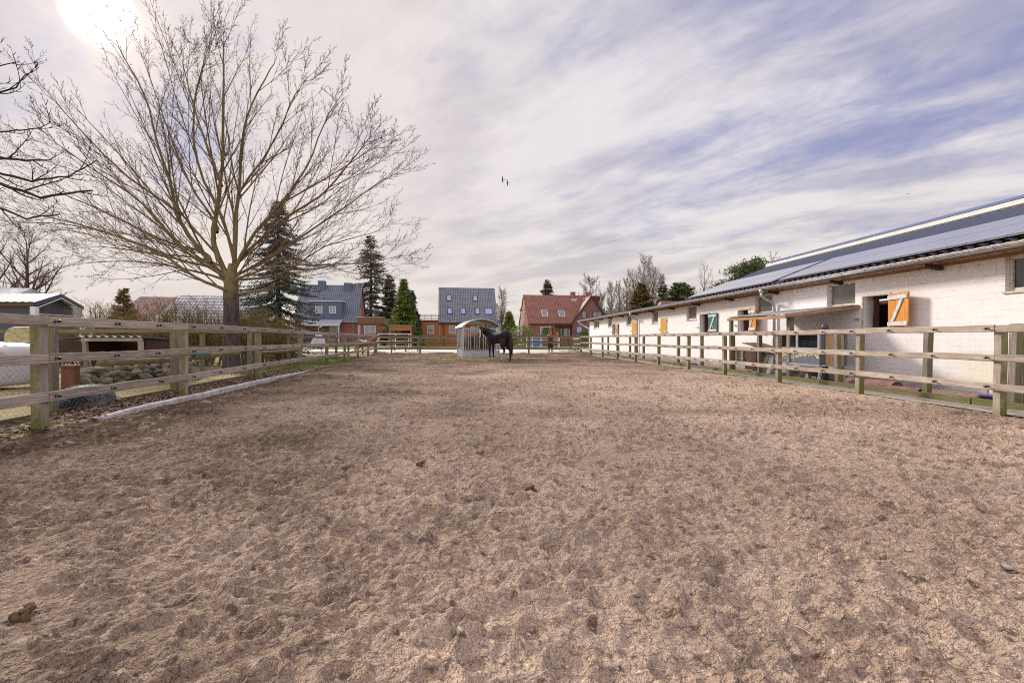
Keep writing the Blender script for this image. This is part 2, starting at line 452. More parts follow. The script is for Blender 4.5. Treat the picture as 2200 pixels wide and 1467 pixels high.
# kerbs and edging boards
M['kerb'] = simple('white_concrete_kerb', (.62, .57, .53), (.42, .38, .35), 7, rough=.9, bump=.4, bs=50, bd=.004)
M['mosskerb'] = wood('mossy_edging', (.27, .22, .17), (.15, .12, .09), 1.3, low=.3)
def beam_obj(name, p0, p1, w, h, m, parent=None, ch=.006, seg=.45, jit=.003, rs=None, smooth=False):
    rs = rs or random
    p0 = Vector(p0); p1 = Vector(p1); x = p1 - p0; L = x.length; x.normalize()
    y = Vector((0, 0, 1)).cross(x)
    if y.length < .05: y = Vector((0, 1, 0)); y = y - x * y.dot(x)
    y.normalize(); z = x.cross(y)
    n = max(1, int(L / seg)); b = MB(); c = ch
    prof = [(-w / 2 + c, -h / 2), (w / 2 - c, -h / 2), (w / 2, -h / 2 + c), (w / 2, h / 2 - c), (w / 2 - c, h / 2), (-w / 2 + c, h / 2), (-w / 2, h / 2 - c), (-w / 2, -h / 2 + c)]
    for i in range(n + 1):
        jy = rs.uniform(-jit, jit); jz = rs.uniform(-jit, jit); k = 1 + rs.uniform(-jit, jit) * 4
        for a, d in prof: b.v.append((L * i / n, a * k + jy, d * k + jz))
    for i in range(n):
        for j in range(8):
            o = i * 8; j2 = (j + 1) % 8; b.f.append((o + j, o + j2, o + 8 + j2, o + 8 + j)); b.m.append(0)
    b.f.append(tuple(range(7, -1, -1))); b.m.append(0); b.f.append(tuple(n * 8 + j for j in range(8))); b.m.append(0)
    mw = Matrix((x, y, z)).transposed().to_4x4(); mw.translation = p0
    return b.build(name, m, parent, mw=mw)
random.seed(3)
kr = thing('kerb', 'whitish concrete kerb beside the leaf litter at the left edge of the sand', 'kerb')
kl = [(-5.92, 6.6, -.02), (-6.02, 7.7, .02), (-6.07, 9.08, .045), (-6.28, 10.6, .05), (-6.48, 11.96, .05), (-6.75, 13.6, .03), (-7.0, 15.4, .0), (-7.15, 16.4, -.03)]
for a, b_ in zip(kl[:-1], kl[1:]):
    beam_obj('kerb_stone', a, (Vector(a) + (Vector(b_) - Vector(a)) * .993), .1, .13, M['kerb'], kr, .02, .2, .004)
eb = thing('edging_board', 'mossy wooden edging along the inner side of the right concrete path', 'edging')
for i in range(12):
    y0 = 1 + i * 3.6; y1 = y0 + 3.57
    beam_obj('board', (8.73 - .075 * y0, y0, .04), (8.73 - .075 * y1, y1, .04), .09, .16, M['mosskerb'], eb)
LX2 = lambda Y: -5.95 - .153 * Y
eb2 = thing('edging_board', 'mossy timber edging at the foot of the left chain link fence', 'edging')
for i in range(5):
    y0 = 1.5 + i * 3.6; y1 = y0 + 3.57
    beam_obj('board', (LX2(y0) + .05, y0, .0), (LX2(y1) + .05, y1, .0), .05, .15, M['mosskerb'], eb2)

# ------------------------------------------------------------ fences
def ringpost(root, x, y, h, w, rz, lean=(0, 0), m='post'):
    p0 = Vector((x, y, -.1)); p1 = Vector((x + lean[0], y + lean[1], h))
    ax = (p1 - p0); L = ax.length; b = MB(); c = .008; hw = w / 2; n = 5
    prof = [(-hw + c, -hw), (hw - c, -hw), (hw, -hw + c), (hw, hw - c), (hw - c, hw), (-hw + c, hw), (-hw, hw - c), (-hw, -hw + c)]
    for i in range(n + 1):
        jx, jy = random.uniform(-.003, .003), random.uniform(-.003, .003)
        for a, d in prof: b.v.append((L * i / n, a + jx, d + jy))
    for i in range(n):
        for j in range(8):
            o = i * 8; j2 = (j + 1) % 8; b.f.append((o + j, o + j2, o + 8 + j2, o + 8 + j)); b.m.append(0)
    b.f.append(tuple(range(7, -1, -1))); b.f.append(tuple(n * 8 + j for j in range(8))); b.m += [0, 0]
    xx = ax.normalized(); yy = Vector((math.cos(rz), math.sin(rz), 0)); yy = (yy - xx * yy.dot(xx)).normalized(); zz = xx.cross(yy)
    mw = Matrix((xx, yy, zz)).transposed().to_4x4(); mw.translation = p0
    return b.build('post', M[m], root, mw=mw)
_ins = None
def insulator(root, p, d, n):
    global _ins
    if _ins is None:
        b = MB(); b.tube([(0, 0, 0), (0, .012, 0), (0, .014, 0), (0, .05, 0)], [.017, .017, .009, .009], 8)
        b.tube([(-.022, .05, 0), (-.008, .05, 0), (.008, .05, 0), (.022, .05, 0)], [.012, .02, .02, .012], 8)
        _ins = b.build('insulator', M['black'], root, smooth=False); o = _ins
    else:
        o = _ins.copy(); C.objects.link(o); o.parent = root
    x = d.normalized(); y = n.normalized(); z = x.cross(y)
    mw = Matrix((x, y, z)).transposed().to_4x4(); mw.translation = p
    o.matrix_local = mw
def fence(label, posts, rails, face, pw, ph, rh, rt=.04, ins=3, wires=True, rm='rail', pm='post', leans=None, cap=100, jag=.018, overlap=0):
    root = thing('paddock_fence', label, 'fence')
    cnt = 0; P = [Vector((p[0], p[1], 0)) for p in posts]
    rz = math.atan2((P[-1] - P[0]).y, (P[-1] - P[0]).x)
    nrm = Vector((face[0], face[1], 0)).normalized()
    for i, p in enumerate(P):
        ln = (leans or {}).get(i, (random.uniform(-.015, .015), random.uniform(-.015, .015)))
        if not (posts[i][2:] and posts[i][2] == 0): ringpost(root, p.x, p.y, ph, pw, rz, ln, pm)
    for z in rails:
        prev = random.uniform(-jag, jag)
        line = []
        for a, b_ in zip(P[:-1], P[1:]):
            nx = random.uniform(-jag, jag)
            o = nrm * (pw / 2 + rt / 2)
            q0 = a + o + Vector((0, 0, z + prev)); q1 = b_ + o + Vector((0, 0, z + nx))
            dd = (q1 - q0).normalized()
            beam_obj('rail', q0 + dd * .003, q1 - dd * .003, rt, rh * random.uniform(.95, 1.06), M[rm], root, .006, .5, .007)
            if ins:
                for k in range(ins):
                    f = (k + .02) / ins + (.012 if k == 0 else random.uniform(-.02, .02))
                    q = q0.lerp(q1, min(f + .01, .99)) + nrm * (rt / 2)
                    if cnt < cap: insulator(root, q, dd, nrm); cnt += 1
                    line.append(q + nrm * .05)
                line.append(q1 + nrm * (rt / 2 + .05))
            prev = nx
        if wires and line:
            MB().tube(line, .0022, 4).build('wire', M['wire'], root)
    return root
# left fence: posts where the photograph has them
lf = [(LX(y), y) for y in (2.4, 5.8, 9.05, 12.75, 16.4, 20.4, 24.2, 28.0, 32.0, 36.0)]
fence('weathered three rail wooden fence running along the left side of the sand', lf, (1.395, .905, .425), (1, .153), .12, 1.33, .125,
      leans={4: (.09, .0), 3: (.0, 0)}, ins=3)
rf = [(RX(y), y) for y in (1.9, 4.5, 7.16, 9.78, 12.4, 15.1, 17.7, 20.6, 23.6, 26.7, 29.8, 32.9, 36.0)]
fence('weathered three rail wooden fence running along the right side of the sand', rf, (1.318, .865, .425), (-1, -.075), .115, 1.262, .112,
      ins=3)
xl, xr = LX(36), RX(36)
ff = [(xl + (xr - xl) * f, 36.0) for f in (0, .215, .40, .58, .745, 1.0)]
fence('dark three rail fence closing off the far end of the sand behind the feeder', ff, (1.345, .88, .40), (0, -1), .13, 1.36, .125, ins=4, rm='farwood', pm='farwood', wires=False)
# second row by the stable with chicken wire
SX = lambda Y: 9.3 - .075 * Y
sy = [3.5, 5.8, 8.06, 9.62, 11.97, 14.2, 15.3, 16.9, 19.25, 21.5, 23.8, 26.0, 28.3, 30.6, 33]
root = thing('wire_fence', 'grey posts with chicken wire between the concrete path and the white stable', 'fence')
for y in sy:
    if y in (14.2,): continue
    ringpost(root, SX(y), y, 1.36 if y > 9 else 1.42, .12 if y > 9 else .13, R(94), (random.uniform(-.03, .03), random.uniform(-.03, .03)), 'old')
ringpost(root, SX(8.06) + .2, 8.1, 1.36, .1, R(94), (0, 0), 'old')
def hexwire(root, y0, y1, z0, z1, s=.062):
    b = MB(); h = s * .87; k = 0; rr = .0010
    ny = int((y1 - y0) / s); nz = int((z1 - z0) / h)
    for j in range(nz):
        for i in range(ny):
            y = y0 + (i + (.5 if j & 1 else 0)) * s; z = z0 + j * h
            p = lambda a, c: Vector((SX(y + a) + .06, y + a, z + c))
            A = p(0, 0); B = p(s * .5, h * .32); D = p(-s * .5, h * .32); E = p(0, -h * .68)
            b.tube([D, A, B], rr, 3, cap=False); b.tube([A, E], rr, 3, cap=False)
    b.build('chicken_wire', M['mesh'], root)
hexwire(root, 5.8, 12.0, .12, 1.22, .042)
hexwire(root, 12.0, 17.0, .12, 1.2, .06)
# chain link fence behind the left fence
root = thing('chain_link_fence', 'chain link mesh on square posts with a log on top behind the left fence', 'fence')
cl = [4.0, 7.1, 10.4, 15.0, 19.6]
for y in cl: ringpost(root, LX2(y), y, 1.33, .13, R(98.7), (0, 0), 'old')
b = MB(); y0, y1, s_ = 1.5, 15.0, .092; z0, z1 = .06, .86
n = int((y1 - y0) / s_)
for i in range(-9, n):
    for d in (1, -1):
        a = y0 + i * s_; pts = []
        zt = (z1 - z0)
        for k in range(10):
            zz = z0 + zt * k / 9; yy = a + (zt * k / 9 if d > 0 else zt - zt * k / 9)
            if y0 <= yy <= y1: pts.append((LX2(yy) + .10 + (.003 * d), yy, zz + .004 * math.sin(yy * 9)))
        if len(pts) > 1: b.tube(pts, .0014, 3, cap=False)
b.tube([(LX2(y) + .1, y, z1 + .01 * math.sin(y * 3)) for y in np.linspace(y0, y1, 30)], .003, 4)
b.build('chain_link', M['chain'], root)
MB().tube([(LX2(y), y, .70 + .01 * math.sin(y)) for y in np.linspace(15.1, 19.9, 9)], [.06 + .004 * math.sin(i * 2.) for i in range(9)], 10).build('log', M['log'], root, smooth=True)
MB().tube([(LX2(y) - .35, y, .70 + .02 * math.sin(y)) for y in np.linspace(8.6, 14.6, 12)], [.065 + .004 * math.sin(i * 2.) for i in range(12)], 10).build('log', M['log'], root, smooth=True)
# cross fence further back on the left
xs_ = [-17.8, -15.4, -12.98, -9.86, -8.35]
root = fence('mossy two rail fence standing crosswise in front of the hedge on the left', [(x, 14.8) for x in xs_], (1.40, .88), (0, -1), .11, 1.42, .12, ins=0, rm='old', pm='old')
xs_ = [(-9.4, 19.6), (-10.2, 27.0), (-10.9, 31.0), (-11.4, 35.5), (-11.8, 40.0)]
fence('mossy green fence row further back behind the left fence', xs_, (1.25, .8), (1, .15), .12, 1.3, .1, ins=0, rm='farwood', pm='farwood')
fence('low grey rail fence beyond the pale road in front of the houses', [(-26 + 4.1 * i, 53.5) for i in range(15)], (1.28, .75, .3), (0, -1), .12, 1.35, .13, ins=0, rm='farwood', pm='farwood')
fence('pale grey rails of the paddock behind the brown horse', [(5.6 + .15 * i, 36.4 + 2.6 * i) for i in range(1, 5)], (1.2, .75, .3), (-1, 0), .1, 1.25, .1, ins=0)
fence('short fence running into the next paddock beside the left corner post', [(-9.7, 37.5), (-9.2, 40.3), (-8.7, 43)], (1.25, .8, .35), (1, 0), .1, 1.3, .1, ins=0, rm='farwood', pm='farwood')
# ------------------------------------------------------------ stable
def wall_mat(name, base, dark, row=.125, brick=.5, patch=None):
    m, t, b = mat(name)
    tc = t.new('ShaderNodeTexCoord').outputs['Object']; x, y, z = t.xyz(tc)
    br = t.new('ShaderNodeTexBrick'); t.put(br.inputs['Vector'], t.comb(x, z, 0.0))
    br.inputs['Scale'].default_value = 1; br.inputs['Brick Width'].default_value = brick
    br.inputs['Row Height'].default_value = row; br.inputs['Mortar Size'].default_value = .0045
    br.inputs['Mortar Smooth'].default_value = .3
    f = br.outputs['Fac']
    big = t.noise(tc, .55, 5, .6); med = t.noise(tc, 3.2, 6, .65); fi = t.noise(tc, 40, 4, .6)
    line = t.math('MULTIPLY', f, t.step(t.noise(t.mapv(tc, (1, 1, 2.5)), 1.7, 5, .6), .47, .60, .06, .55))
    col = t.mix(t.step(med, .35, .7), base, tuple(q * .93 for q in base))
    if patch: col = t.mix(t.math('MULTIPLY', t.step(x, 10.8, 10.2), t.step(z, .95, .85)), col, patch)
    col = t.mix(t.math('MULTIPLY', t.step(z, .4, 0.0), t.step(big, .35, .6)), col, (.40, .37, .36))
    col = t.mix(line, col, dark)
    sp = t.step(t.noise(tc, 9, 2, .5), .73, .76, 0, .5)
    col = t.mix(sp, col, dark)
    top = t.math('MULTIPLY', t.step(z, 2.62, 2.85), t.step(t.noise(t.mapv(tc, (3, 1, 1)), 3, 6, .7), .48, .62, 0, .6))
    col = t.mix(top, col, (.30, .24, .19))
    t.put(b.inputs['Base Color'], col); b.inputs['Roughness'].default_value = .85
    h = t.math('SUBTRACT', t.math('MULTIPLY', fi, .5), t.math('MULTIPLY', f, 1.0))
    t.put(b.inputs['Normal'], t.bump(h, .35, .006))
    return m
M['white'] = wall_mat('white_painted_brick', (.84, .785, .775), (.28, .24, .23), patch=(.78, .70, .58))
M['plinth'] = simple('grey_plinth', (.27, .27, .32), (.38, .37, .40), 3, rough=.9)
M['cream'] = simple('cream_paint', (.68, .62, .52), (.45, .40, .33), 12, rough=.6)
M['wpane'] = simple('dusty_glass', (.20, .19, .15), (.13, .13, .115), 2.5, rough=.25, bump=.05, spec=.6)
M['orange'] = simple('orange_stained_boards', (.68, .30, .05), (.45, .17, .03), 3, (14, 1, .7), rough=.5, bump=.3, bs=20)
M['yellow'] = simple('yellow_orange_boards', (.72, .38, .045), (.55, .25, .025), 3, (14, 1, .7), rough=.5, bump=.3, bs=20)
M['green'] = simple('worn_green_paint', (.04, .17, .14), (.035, .12, .105), 5, rough=.5, bump=.2)
M['brace'] = simple('grey_white_brace', (.62, .63, .64), (.45, .46, .47), 10, rough=.6)
M['soffit'] = simple('brown_soffit_wood', (.46, .24, .12), (.28, .14, .07), 3, (1, 8, 8), rough=.6)
M['darkwood'] = simple('dark_brown_wood', (.085, .03, .018), (.05, .02, .012), 4, (1, 6, 6), rough=.7)
M['corr'] = simple('blue_grey_sheet_roof', (.050, .062, .105), (.04, .05, .08), 4, rough=.5, bump=.05, spec=.4)
M['ridge'] = simple('cream_ridge_skylight', (.80, .72, .64), (.70, .62, .54), 5, rough=.4, bump=.05)
M['cap'] = simple('blue_ridge_cap', (.12, .16, .36), (.10, .13, .30), 5, rough=.4, bump=0)
def panel_mat():
    m, t, b = mat('solar_glass')
    t.put(b.inputs['Base Color'], t.mix(t.step(t.noise(t.new('ShaderNodeTexCoord').outputs['Object'], 3, 3), .3, .7), (.22, .21, .24), (.28, .27, .30)))
    b.inputs['Roughness'].default_value = .22; b.inputs['Specular IOR Level'].default_value = 1.0
    b.inputs['Coat Weight'].default_value = .8; b.inputs['Coat Roughness'].default_value = .1
    return m
M['panel'] = panel_mat()
stable = thing('stable', 'long low white painted brick stable with orange and green half doors along the right side', 'stable', (10.84, 0, 0), math.pi / 2 + RA)
# local x runs away from the camera along the wall, local y points to the sand
k_ = 1.0028
wins = [(13.35, 14.43), (17.1, 18.16), (23.0, 24.1), (27.9, 28.9), (32.7, 33.8), (37.5, 38.6), (41.3, 43.3), (8.25, 9.56)]
doors = [(12.24, 13.06, 'o'), (18.5, 19.3, 'o'), (21.75, 22.6, 'g'), (26.6, 27.4, 'c'), (31.6, 32.45, 'c'), (36.4, 37.25, 'o')]
holes = [(a * k_, b * k_, 2.13, 2.84) for a, b in wins] + [(a * k_, b * k_, 1.47, 2.335) for a, b, _ in doors]
def wall_holes(b, x0, x1, z0, z1, holes, y0, y1, m=0):
    xs = sorted({x0, x1, *[h[0] for h in holes], *[h[1] for h in holes]}); zs = sorted({z0, z1, *[h[2] for h in holes], *[h[3] for h in holes]})
    xs = [x for x in xs if x0 <= x <= x1]; zs = [z for z in zs if z0 <= z <= z1]
    op = lambda x, z: any(h[0] < x < h[1] and h[2] < z < h[3] for h in holes)
    for i in range(len(xs) - 1):
        for j in range(len(zs) - 1):
            a, c, d, e = xs[i], xs[i + 1], zs[j], zs[j + 1]
            if op((a + c) / 2, (d + e) / 2): continue
            b.add([(a, y0, d), (c, y0, d), (c, y0, e), (a, y0, e)], [(0, 1, 2, 3)] if y0 < y1 else [(3, 2, 1, 0)], m)
            b.add([(a, y1, d), (c, y1, d), (c, y1, e), (a, y1, e)], [(3, 2, 1, 0)] if y0 < y1 else [(0, 1, 2, 3)], m)
    for a, c, d, e in holes + [(x0, x1, z0, z1)]:
        b.add([(a, y0, d), (c, y0, d), (c, y1, d), (a, y1, d)], [(0, 1, 2, 3)], m)
        b.add([(a, y0, e), (c, y0, e), (c, y1, e), (a, y1, e)], [(3, 2, 1, 0)], m)
        b.add([(a, y0, d), (a, y1, d), (a, y1, e), (a, y0, e)], [(0, 1, 2, 3)], m)
        b.add([(c, y0, d), (c, y1, d), (c, y1, e), (c, y0, e)], [(3, 2, 1, 0)], m)
b = MB(); wall_holes(b, 2, 45, -.1, 3.02, holes, 0, -.28)
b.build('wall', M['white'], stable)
b = MB(); b.span((44.72, -8.7, -.1), (45, -.285, 3.0)); b.build('end_wall', M['white'], stable)
b = MB(); b.span((2, -9, -.1), (45, -8.72, 3.0)); b.span((2, -8.7, -.1), (2.3, -.3, 3)); b.build('back_wall', M['darkwood'], stable)
b = MB(); b.span((9.9, .003, -.05), (44.9, .018, .22)); b.build('plinth', M['plinth'], stable)
for i, (a, c) in enumerate(wins):
    a *= k_; c *= k_
    f = MB(); w = .07; z0, z1 = 2.13, 2.84
    for q in ((a, z0, c, z0 + w), (a, z1 - w, c, z1), (a, z0 + w, a + w, z1 - w), (c - w, z0 + w, c, z1 - w)):
        f.span((q[0] + .002, -.16, q[1] + .002), (q[2] - .002, -.09, q[3] - .002))
    if i == 6: f.span(((a + c) / 2 - .05, -.16, z0 + w), ((a + c) / 2 + .05, -.09, z1 - w))
    f.span((a - .03, -.14, z0 - .045), (c + .03, .035, z0 - .003))
    fr = f.build('window_frame', M['cream'], stable)
    p = MB(); p.span((a + w, -.135, z0 + w), (c - w, -.125, z1 - w)); p.build('pane', M['glassy'] if i == 7 else M['wpane'], fr)
def shutter(parent, x, kind, ang, h=.865, w=.82):
    # hinged at x, swings towards the camera (local -x)
    mat_ = {'o': 'orange', 'g': 'green', 'c': 'yellow'}[kind]
    mw = Matrix.Translation((x, .03, 1.47)) @ Matrix.Rotation(ang, 4, 'Z')
    b = MB(); n = 5
    for i in range(n): b.span((-w + w * i / n + .003, -.012, 0), (-w + w * (i + 1) / n - .003, .016, h))
    s = b.build('shutter', M[mat_], parent, mw=mw)
    y = .03 if kind == 'c' else .03
    z = MB(); z.span((-w + .02, .018, .03), (-.02, .045, .13)); z.span((-w + .02, .018, h - .16), (-.02, .045, h - .06))
    if kind != 'c': z.bar((-w + .66, .032, .13), (-w + .2, .032, h - .16), .026, .10) if False else z.bar((-.2, .032, .13), (-w + .22, .032, h - .16), .10, .026, up=(0, 1, 0))
    else:
        z = MB(); z.span((-w + .25, .018, .08), (-w - .12, .04, .14)); z.build('hinge', M['cream'], s)
        z = MB(); z.span((-w + .25, .018, h - .14), (-w - .12, .04, h - .08))
    z.build('brace' if kind != 'c' else 'hinge', M['brace'] if kind != 'c' else M['cream'], s)
    return s
for i, (a, c, kd) in enumerate(doors):
    a *= k_; c *= k_
    f = MB(); z0, z1 = 1.47, 2.335
    f.span((a - .05, .002, z0 - .03), (a - .001, .03, z1 + .05)); f.span((c + .001, .002, z0 - .03), (c + .05, .03, z1 + .05)); f.span((a, .002, z1 + .001), (c, .03, z1 + .05))
    f.build('door_frame', M['cream'], stable)
    if kd == 'c':
        s = shutter(stable, c - .003, 'c', 0, .86, c - a - .006)
    else:
        s = shutter(stable, a - .01, kd, R({0: -15, 1: -15, 2: -1.5, 5: -3}[i]))
        if kd == 'g':
            q = MB(); rs = random.Random(2)
            q.lathe([(.0, .0), (.055, .0), (.055, .006), (0, .006)], n=12)
            o = q.build('orange_mark', M['orange'], s, mw=Matrix.Translation((-.42, .019, .26)) @ Matrix.Rotation(R(-90), 4, 'X') @ Matrix.Diagonal((.9, 1.6, 1, 1)))
        g_ = MB()
        for k in range(5): g_.bar((a + .1 + k * .15, -.9, 1.0), (a + .1 + k * .15, -.9, 2.1), .025, .025)
        g_.bar((a - .3, -.9, 2.1), (c + .6, -.9, 2.1), .04, .04); g_.bar((a - .3, -.9, 1.05), (c + .6, -.9, 1.05), .04, .05)
        g_.build('stall_grille', M['black'], stable)
        g_ = MB(); g_.span((c - .22, -.27, z0), (c - .19, -.10, z1)); g_.build('inner_lining', M['darkwood'], stable)
    l_ = MB(); l_.bar((c + .12, .03, 1.72), (c + .3, .03, 1.72), .02, .03); l_.bar((c + .18, .04, 1.68), (c + .18, .04, 1.76), .03, .03)
    l_.build('bolt', M['galv'], stable)
# roof
SL = .388; ye = .52; ze = 3.06; yr = ye - 4.30
zr = lambda y: ze + (ye - y) * SL
X0, XV = 2.0, 23.3
b = MB(); n = int((XV - X0) / .065); k0 = len(b.v)
for i in range(n + 1):
    x = X0 + (XV - X0) * i / n; dz = .038 if (i % 4) in (1, 2) else 0
    for y in (ye + .02, yr): b.v.append((x, y, zr(y) + dz))
for i in range(n): b.f.append((2 * i, 2 * i + 1, 2 * i + 3, 2 * i + 2)); b.m.append(0)
b.build('roof', M['corr'], stable)
b = MB(); b.prism([(X0, -0.0), (X0, 0)], 0, 0) if False else None
b.add([(X0, ye, zr(ye) - .06), (XV, ye, zr(ye) - .06), (XV, yr, zr(yr) - .06), (X0, yr, zr(yr) - .06)], [(0, 1, 2, 3)])
y2 = yr - 4.7
b.add([(X0, yr, zr(yr)), (XV, yr, zr(yr)), (XV, y2, ze), (X0, y2, ze)], [(0, 1, 2, 3)])
b.add([(XV - .02, ye, zr(ye) - .12), (XV - .02, yr, zr(yr) - .12), (XV - .02, yr, zr(yr)), (XV - .02, ye, zr(ye))], [(0, 1, 2, 3)])
b.add([(XV - .05, 0, 3.0), (XV - .05, yr, zr(yr) - .1), (XV - .05, y2, ze)], [(0, 1, 2)])
b.build('roof_deck', M['corr'], stable)
b = MB(); b.span((X0, yr - .35, zr(yr) - .05), (XV + .05, yr + .03, zr(yr) + .20)); rg = b.build('ridge_skylight', M['ridge'], stable)
b = MB(); b.span((X0, yr + .034, zr(yr) - .05), (XV + .04, yr + .06, zr(yr) + .055)); b.build('ridge_flashing', M['corr'], stable)
b = MB(); b.span((X0, yr - .38, zr(yr) + .203), (XV - .3, yr + .05, zr(yr) + .28)); b.build('ridge_cap', M['cap'], rg)
# flat extension roof beyond the tall part
b = MB(); b.add([(XV + .02, ye, ze + .02), (47.2, ye, ze + .02), (47.2, -8.9, ze + .75), (XV + .02, -8.9, ze + .75), (XV + .02, ye, ze - .03), (47.2, ye, ze - .03), (47.2, -8.9, ze + .70), (XV + .02, -8.9, ze + .70)],
               [(0, 1, 2, 3), (7, 6, 5, 4), (0, 4, 5, 1), (1, 5, 6, 2), (3, 2, 6, 7), (0, 3, 7, 4)]); b.build('roof', M['corr'], stable)
# solar panels in two rows
pw_ = .3825; sl = math.sqrt(1 + SL * SL)
pan = None
for r_ in range(2):
    for i in range(44):
        x = 6.1 + i * pw_
        if i == 26: continue
        y = ye - .02 - r_ * 1.0
        b = MB() if pan is None else None
        if pan is None:
            b.span((0.008, -.01, 0), (pw_ - .008, -.975 * sl, .045)); pan = b.build('solar_panel', M['panel'], stable); o = pan
        else:
            o = pan.copy(); C.objects.link(o)
        o.matrix_local = Matrix.Translation((x, y, zr(y) + .075)) @ Matrix.Rotation(-math.atan(SL), 4, 'X')
# gutter, brackets, soffit, rafters
b = MB(); gy = ye + .06; gzv = 2.99; rg_ = .075; ns = 9
xs = np.linspace(X0, 47.4, 2)
for x in xs:
    for j in range(ns + 1):
        q = math.pi * j / ns; b.v.append((x, gy + rg_ * math.cos(q), gzv - rg_ * math.sin(q)))
    for j in range(ns, -1, -1):
        q = math.pi * j / ns; b.v.append((x, gy + (rg_ - .006) * math.cos(q), gzv - (rg_ - .006) * math.sin(q)))
m_ = 2 * (ns + 1)
for j in range(m_): b.f.append((j, (j + 1) % m_, m_ + (j + 1) % m_, m_ + j)); b.m.append(0)
b.tube([(X0, gy + rg_, gzv + .003), (47.4, gy + rg_, gzv + .003)], .011, 6)
gut = b.build('gutter', M['galv'], stable, smooth=False)
b = MB()
for i in range(59):
    x = 2.4 + i * .765
    pts = [(x, gy + (rg_ + .004) * math.cos(math.pi * j / 8), gzv - (rg_ + .004) * math.sin(math.pi * j / 8)) for j in range(9)]
    b.tube(pts, .009, 4)
b.build('gutter_bracket', M['galv'], gut)
b = MB()
b.add([(X0, ye + .0, ze - .055), (47, ye + .0, ze - .055), (47, 0.0, ze - .10), (X0, 0.0, ze - .10)], [(0, 1, 2, 3)])
b.span((X0, ye - .035, ze - .16), (47.1, ye - .005, ze - .01)); b.span((X0, .005, 2.84), (44.9, .04, 2.90))
b.build('soffit', M['soffit'], stable)
for i in range(15):
    x = 5.0 + i * 2.95
    b = MB(); b.bar((x, 0.02, 2.80), (x, .36, 2.86), .12, .09); b.build('beam_end', M['darkwood'], stable)
def downpipe(x, bend=True, r=.05):
    b = MB(); b.tube([(x, gy, gzv - .05), (x, gy, gzv - .14), (x, gy, gzv - .2)], [.085, .07, r], 10)
    b.tube([(x, gy, gzv - .18), (x, gy - .01, gzv - .26), (x, gy - .06, gzv - .32), (x, .17, gzv - .52), (x, .10, gzv - .60), (x, .09, gzv - .72), (x, .09, .35)], r, 10)
    for z in (2.2, 1.2, .7): b.tube([(x, .09, z), (x, .09, z + .03)], r + .008, 10)
    o = b.build('downpipe', M['galv'], stable, smooth=True)
    b = MB(); b.tube([(x, .09, .36), (x, .09, .02)], r + .006, 10); b.build('pipe_foot', M['brick'], o)
M['brick'] = simple('clay_pipe_red', (.36, .12, .07), (.26, .09, .06), 8)
downpipe(16.9); downpipe(31.3)
b = MB(); b.tube([(47.0, gy, gzv - .05), (47.0, gy, gzv - .25), (45.6, .15, gzv - .7), (45.15, .0, gzv - .85), (45.15, 0, .0)], .05, 8); b.build('downpipe', M['galv'], stable, smooth=True)

# ------------------------------------------------------------ lean-to shelter with the hutches
T = lambda px, py, Y: tuple(at(px, py, Y))
lt = thing('lean_to', 'low lean-to roof on rough posts against the white stable wall above the hutches', 'shelter')
fl = Vector((8.9 - .075 * 16.4, 16.4, 1.87)); fn = Vector((8.9 - .075 * 13.5, 13.5, 1.83)); wn = Vector((10.82 - .075 * 13.2, 13.2, 2.08)); wf = Vector((10.82 - .075 * 16.4, 16.4, 2.10))
b = MB(); N = 40
for i in range(N + 1):
    f = i / N; dz = .018 * math.sin(i * math.pi / 1.0 + .0) if False else (.016 if i % 2 else 0)
    p = fl.lerp(fn, f); q = wf.lerp(wn, f)
    p = p + (p - q).normalized() * .08
    b.v += [tuple(p + Vector((0, 0, dz + .05))), tuple(q + Vector((0, 0, dz + .05)))]
for i in range(N): b.f.append((2 * i, 2 * i + 1, 2 * i + 3, 2 * i + 2)); b.m.append(0)
b.build('roof_sheet', M['galv'], lt)
beam_obj('beam', fl + Vector((-.02, .1, -.03)), fn + Vector((0, -.1, -.03)), .05, .10, M['soffit'], lt)
beam_obj('rafter', fn + Vector((0, 0, -.01)), wn + Vector((0, 0, -.01)), .05, .09, M['soffit'], lt)
beam_obj('rafter', fl + Vector((0, 0, -.01)), wf + Vector((0, 0, -.01)), .05, .09, M['soffit'], lt)
ringpost(lt, SX(14.15) - .02, 13.75, 1.80, .15, R(94), (0, 0), 'old')
ringpost(lt, 8.9 - .075 * 16.3, 16.3, 1.83, .11, R(94), (0, 0), 'old')
M['greypaint'] = simple('grey_painted_wood', (.36, .37, .39), (.27, .28, .30), 7, rough=.7)
M['bluegrey'] = simple('slate_blue_board', (.10, .11, .14), (.13, .14, .17), 7, rough=.7)
M['ply'] = simple('bare_plank_wood', (.55, .37, .22), (.40, .26, .15), 2.5, (12, 12, .8), rough=.7, bump=.3)
M['straw'] = simple('straw', (.66, .54, .30), (.50, .38, .18), 20, rough=.8)
hut = thing('rabbit_hutch', 'grey two storey hutch with two wire mesh doors on legs under the lean-to', 'hutch', (9.23 - .075 * 12.5, 12.5, 0), math.pi / 2 + RA)
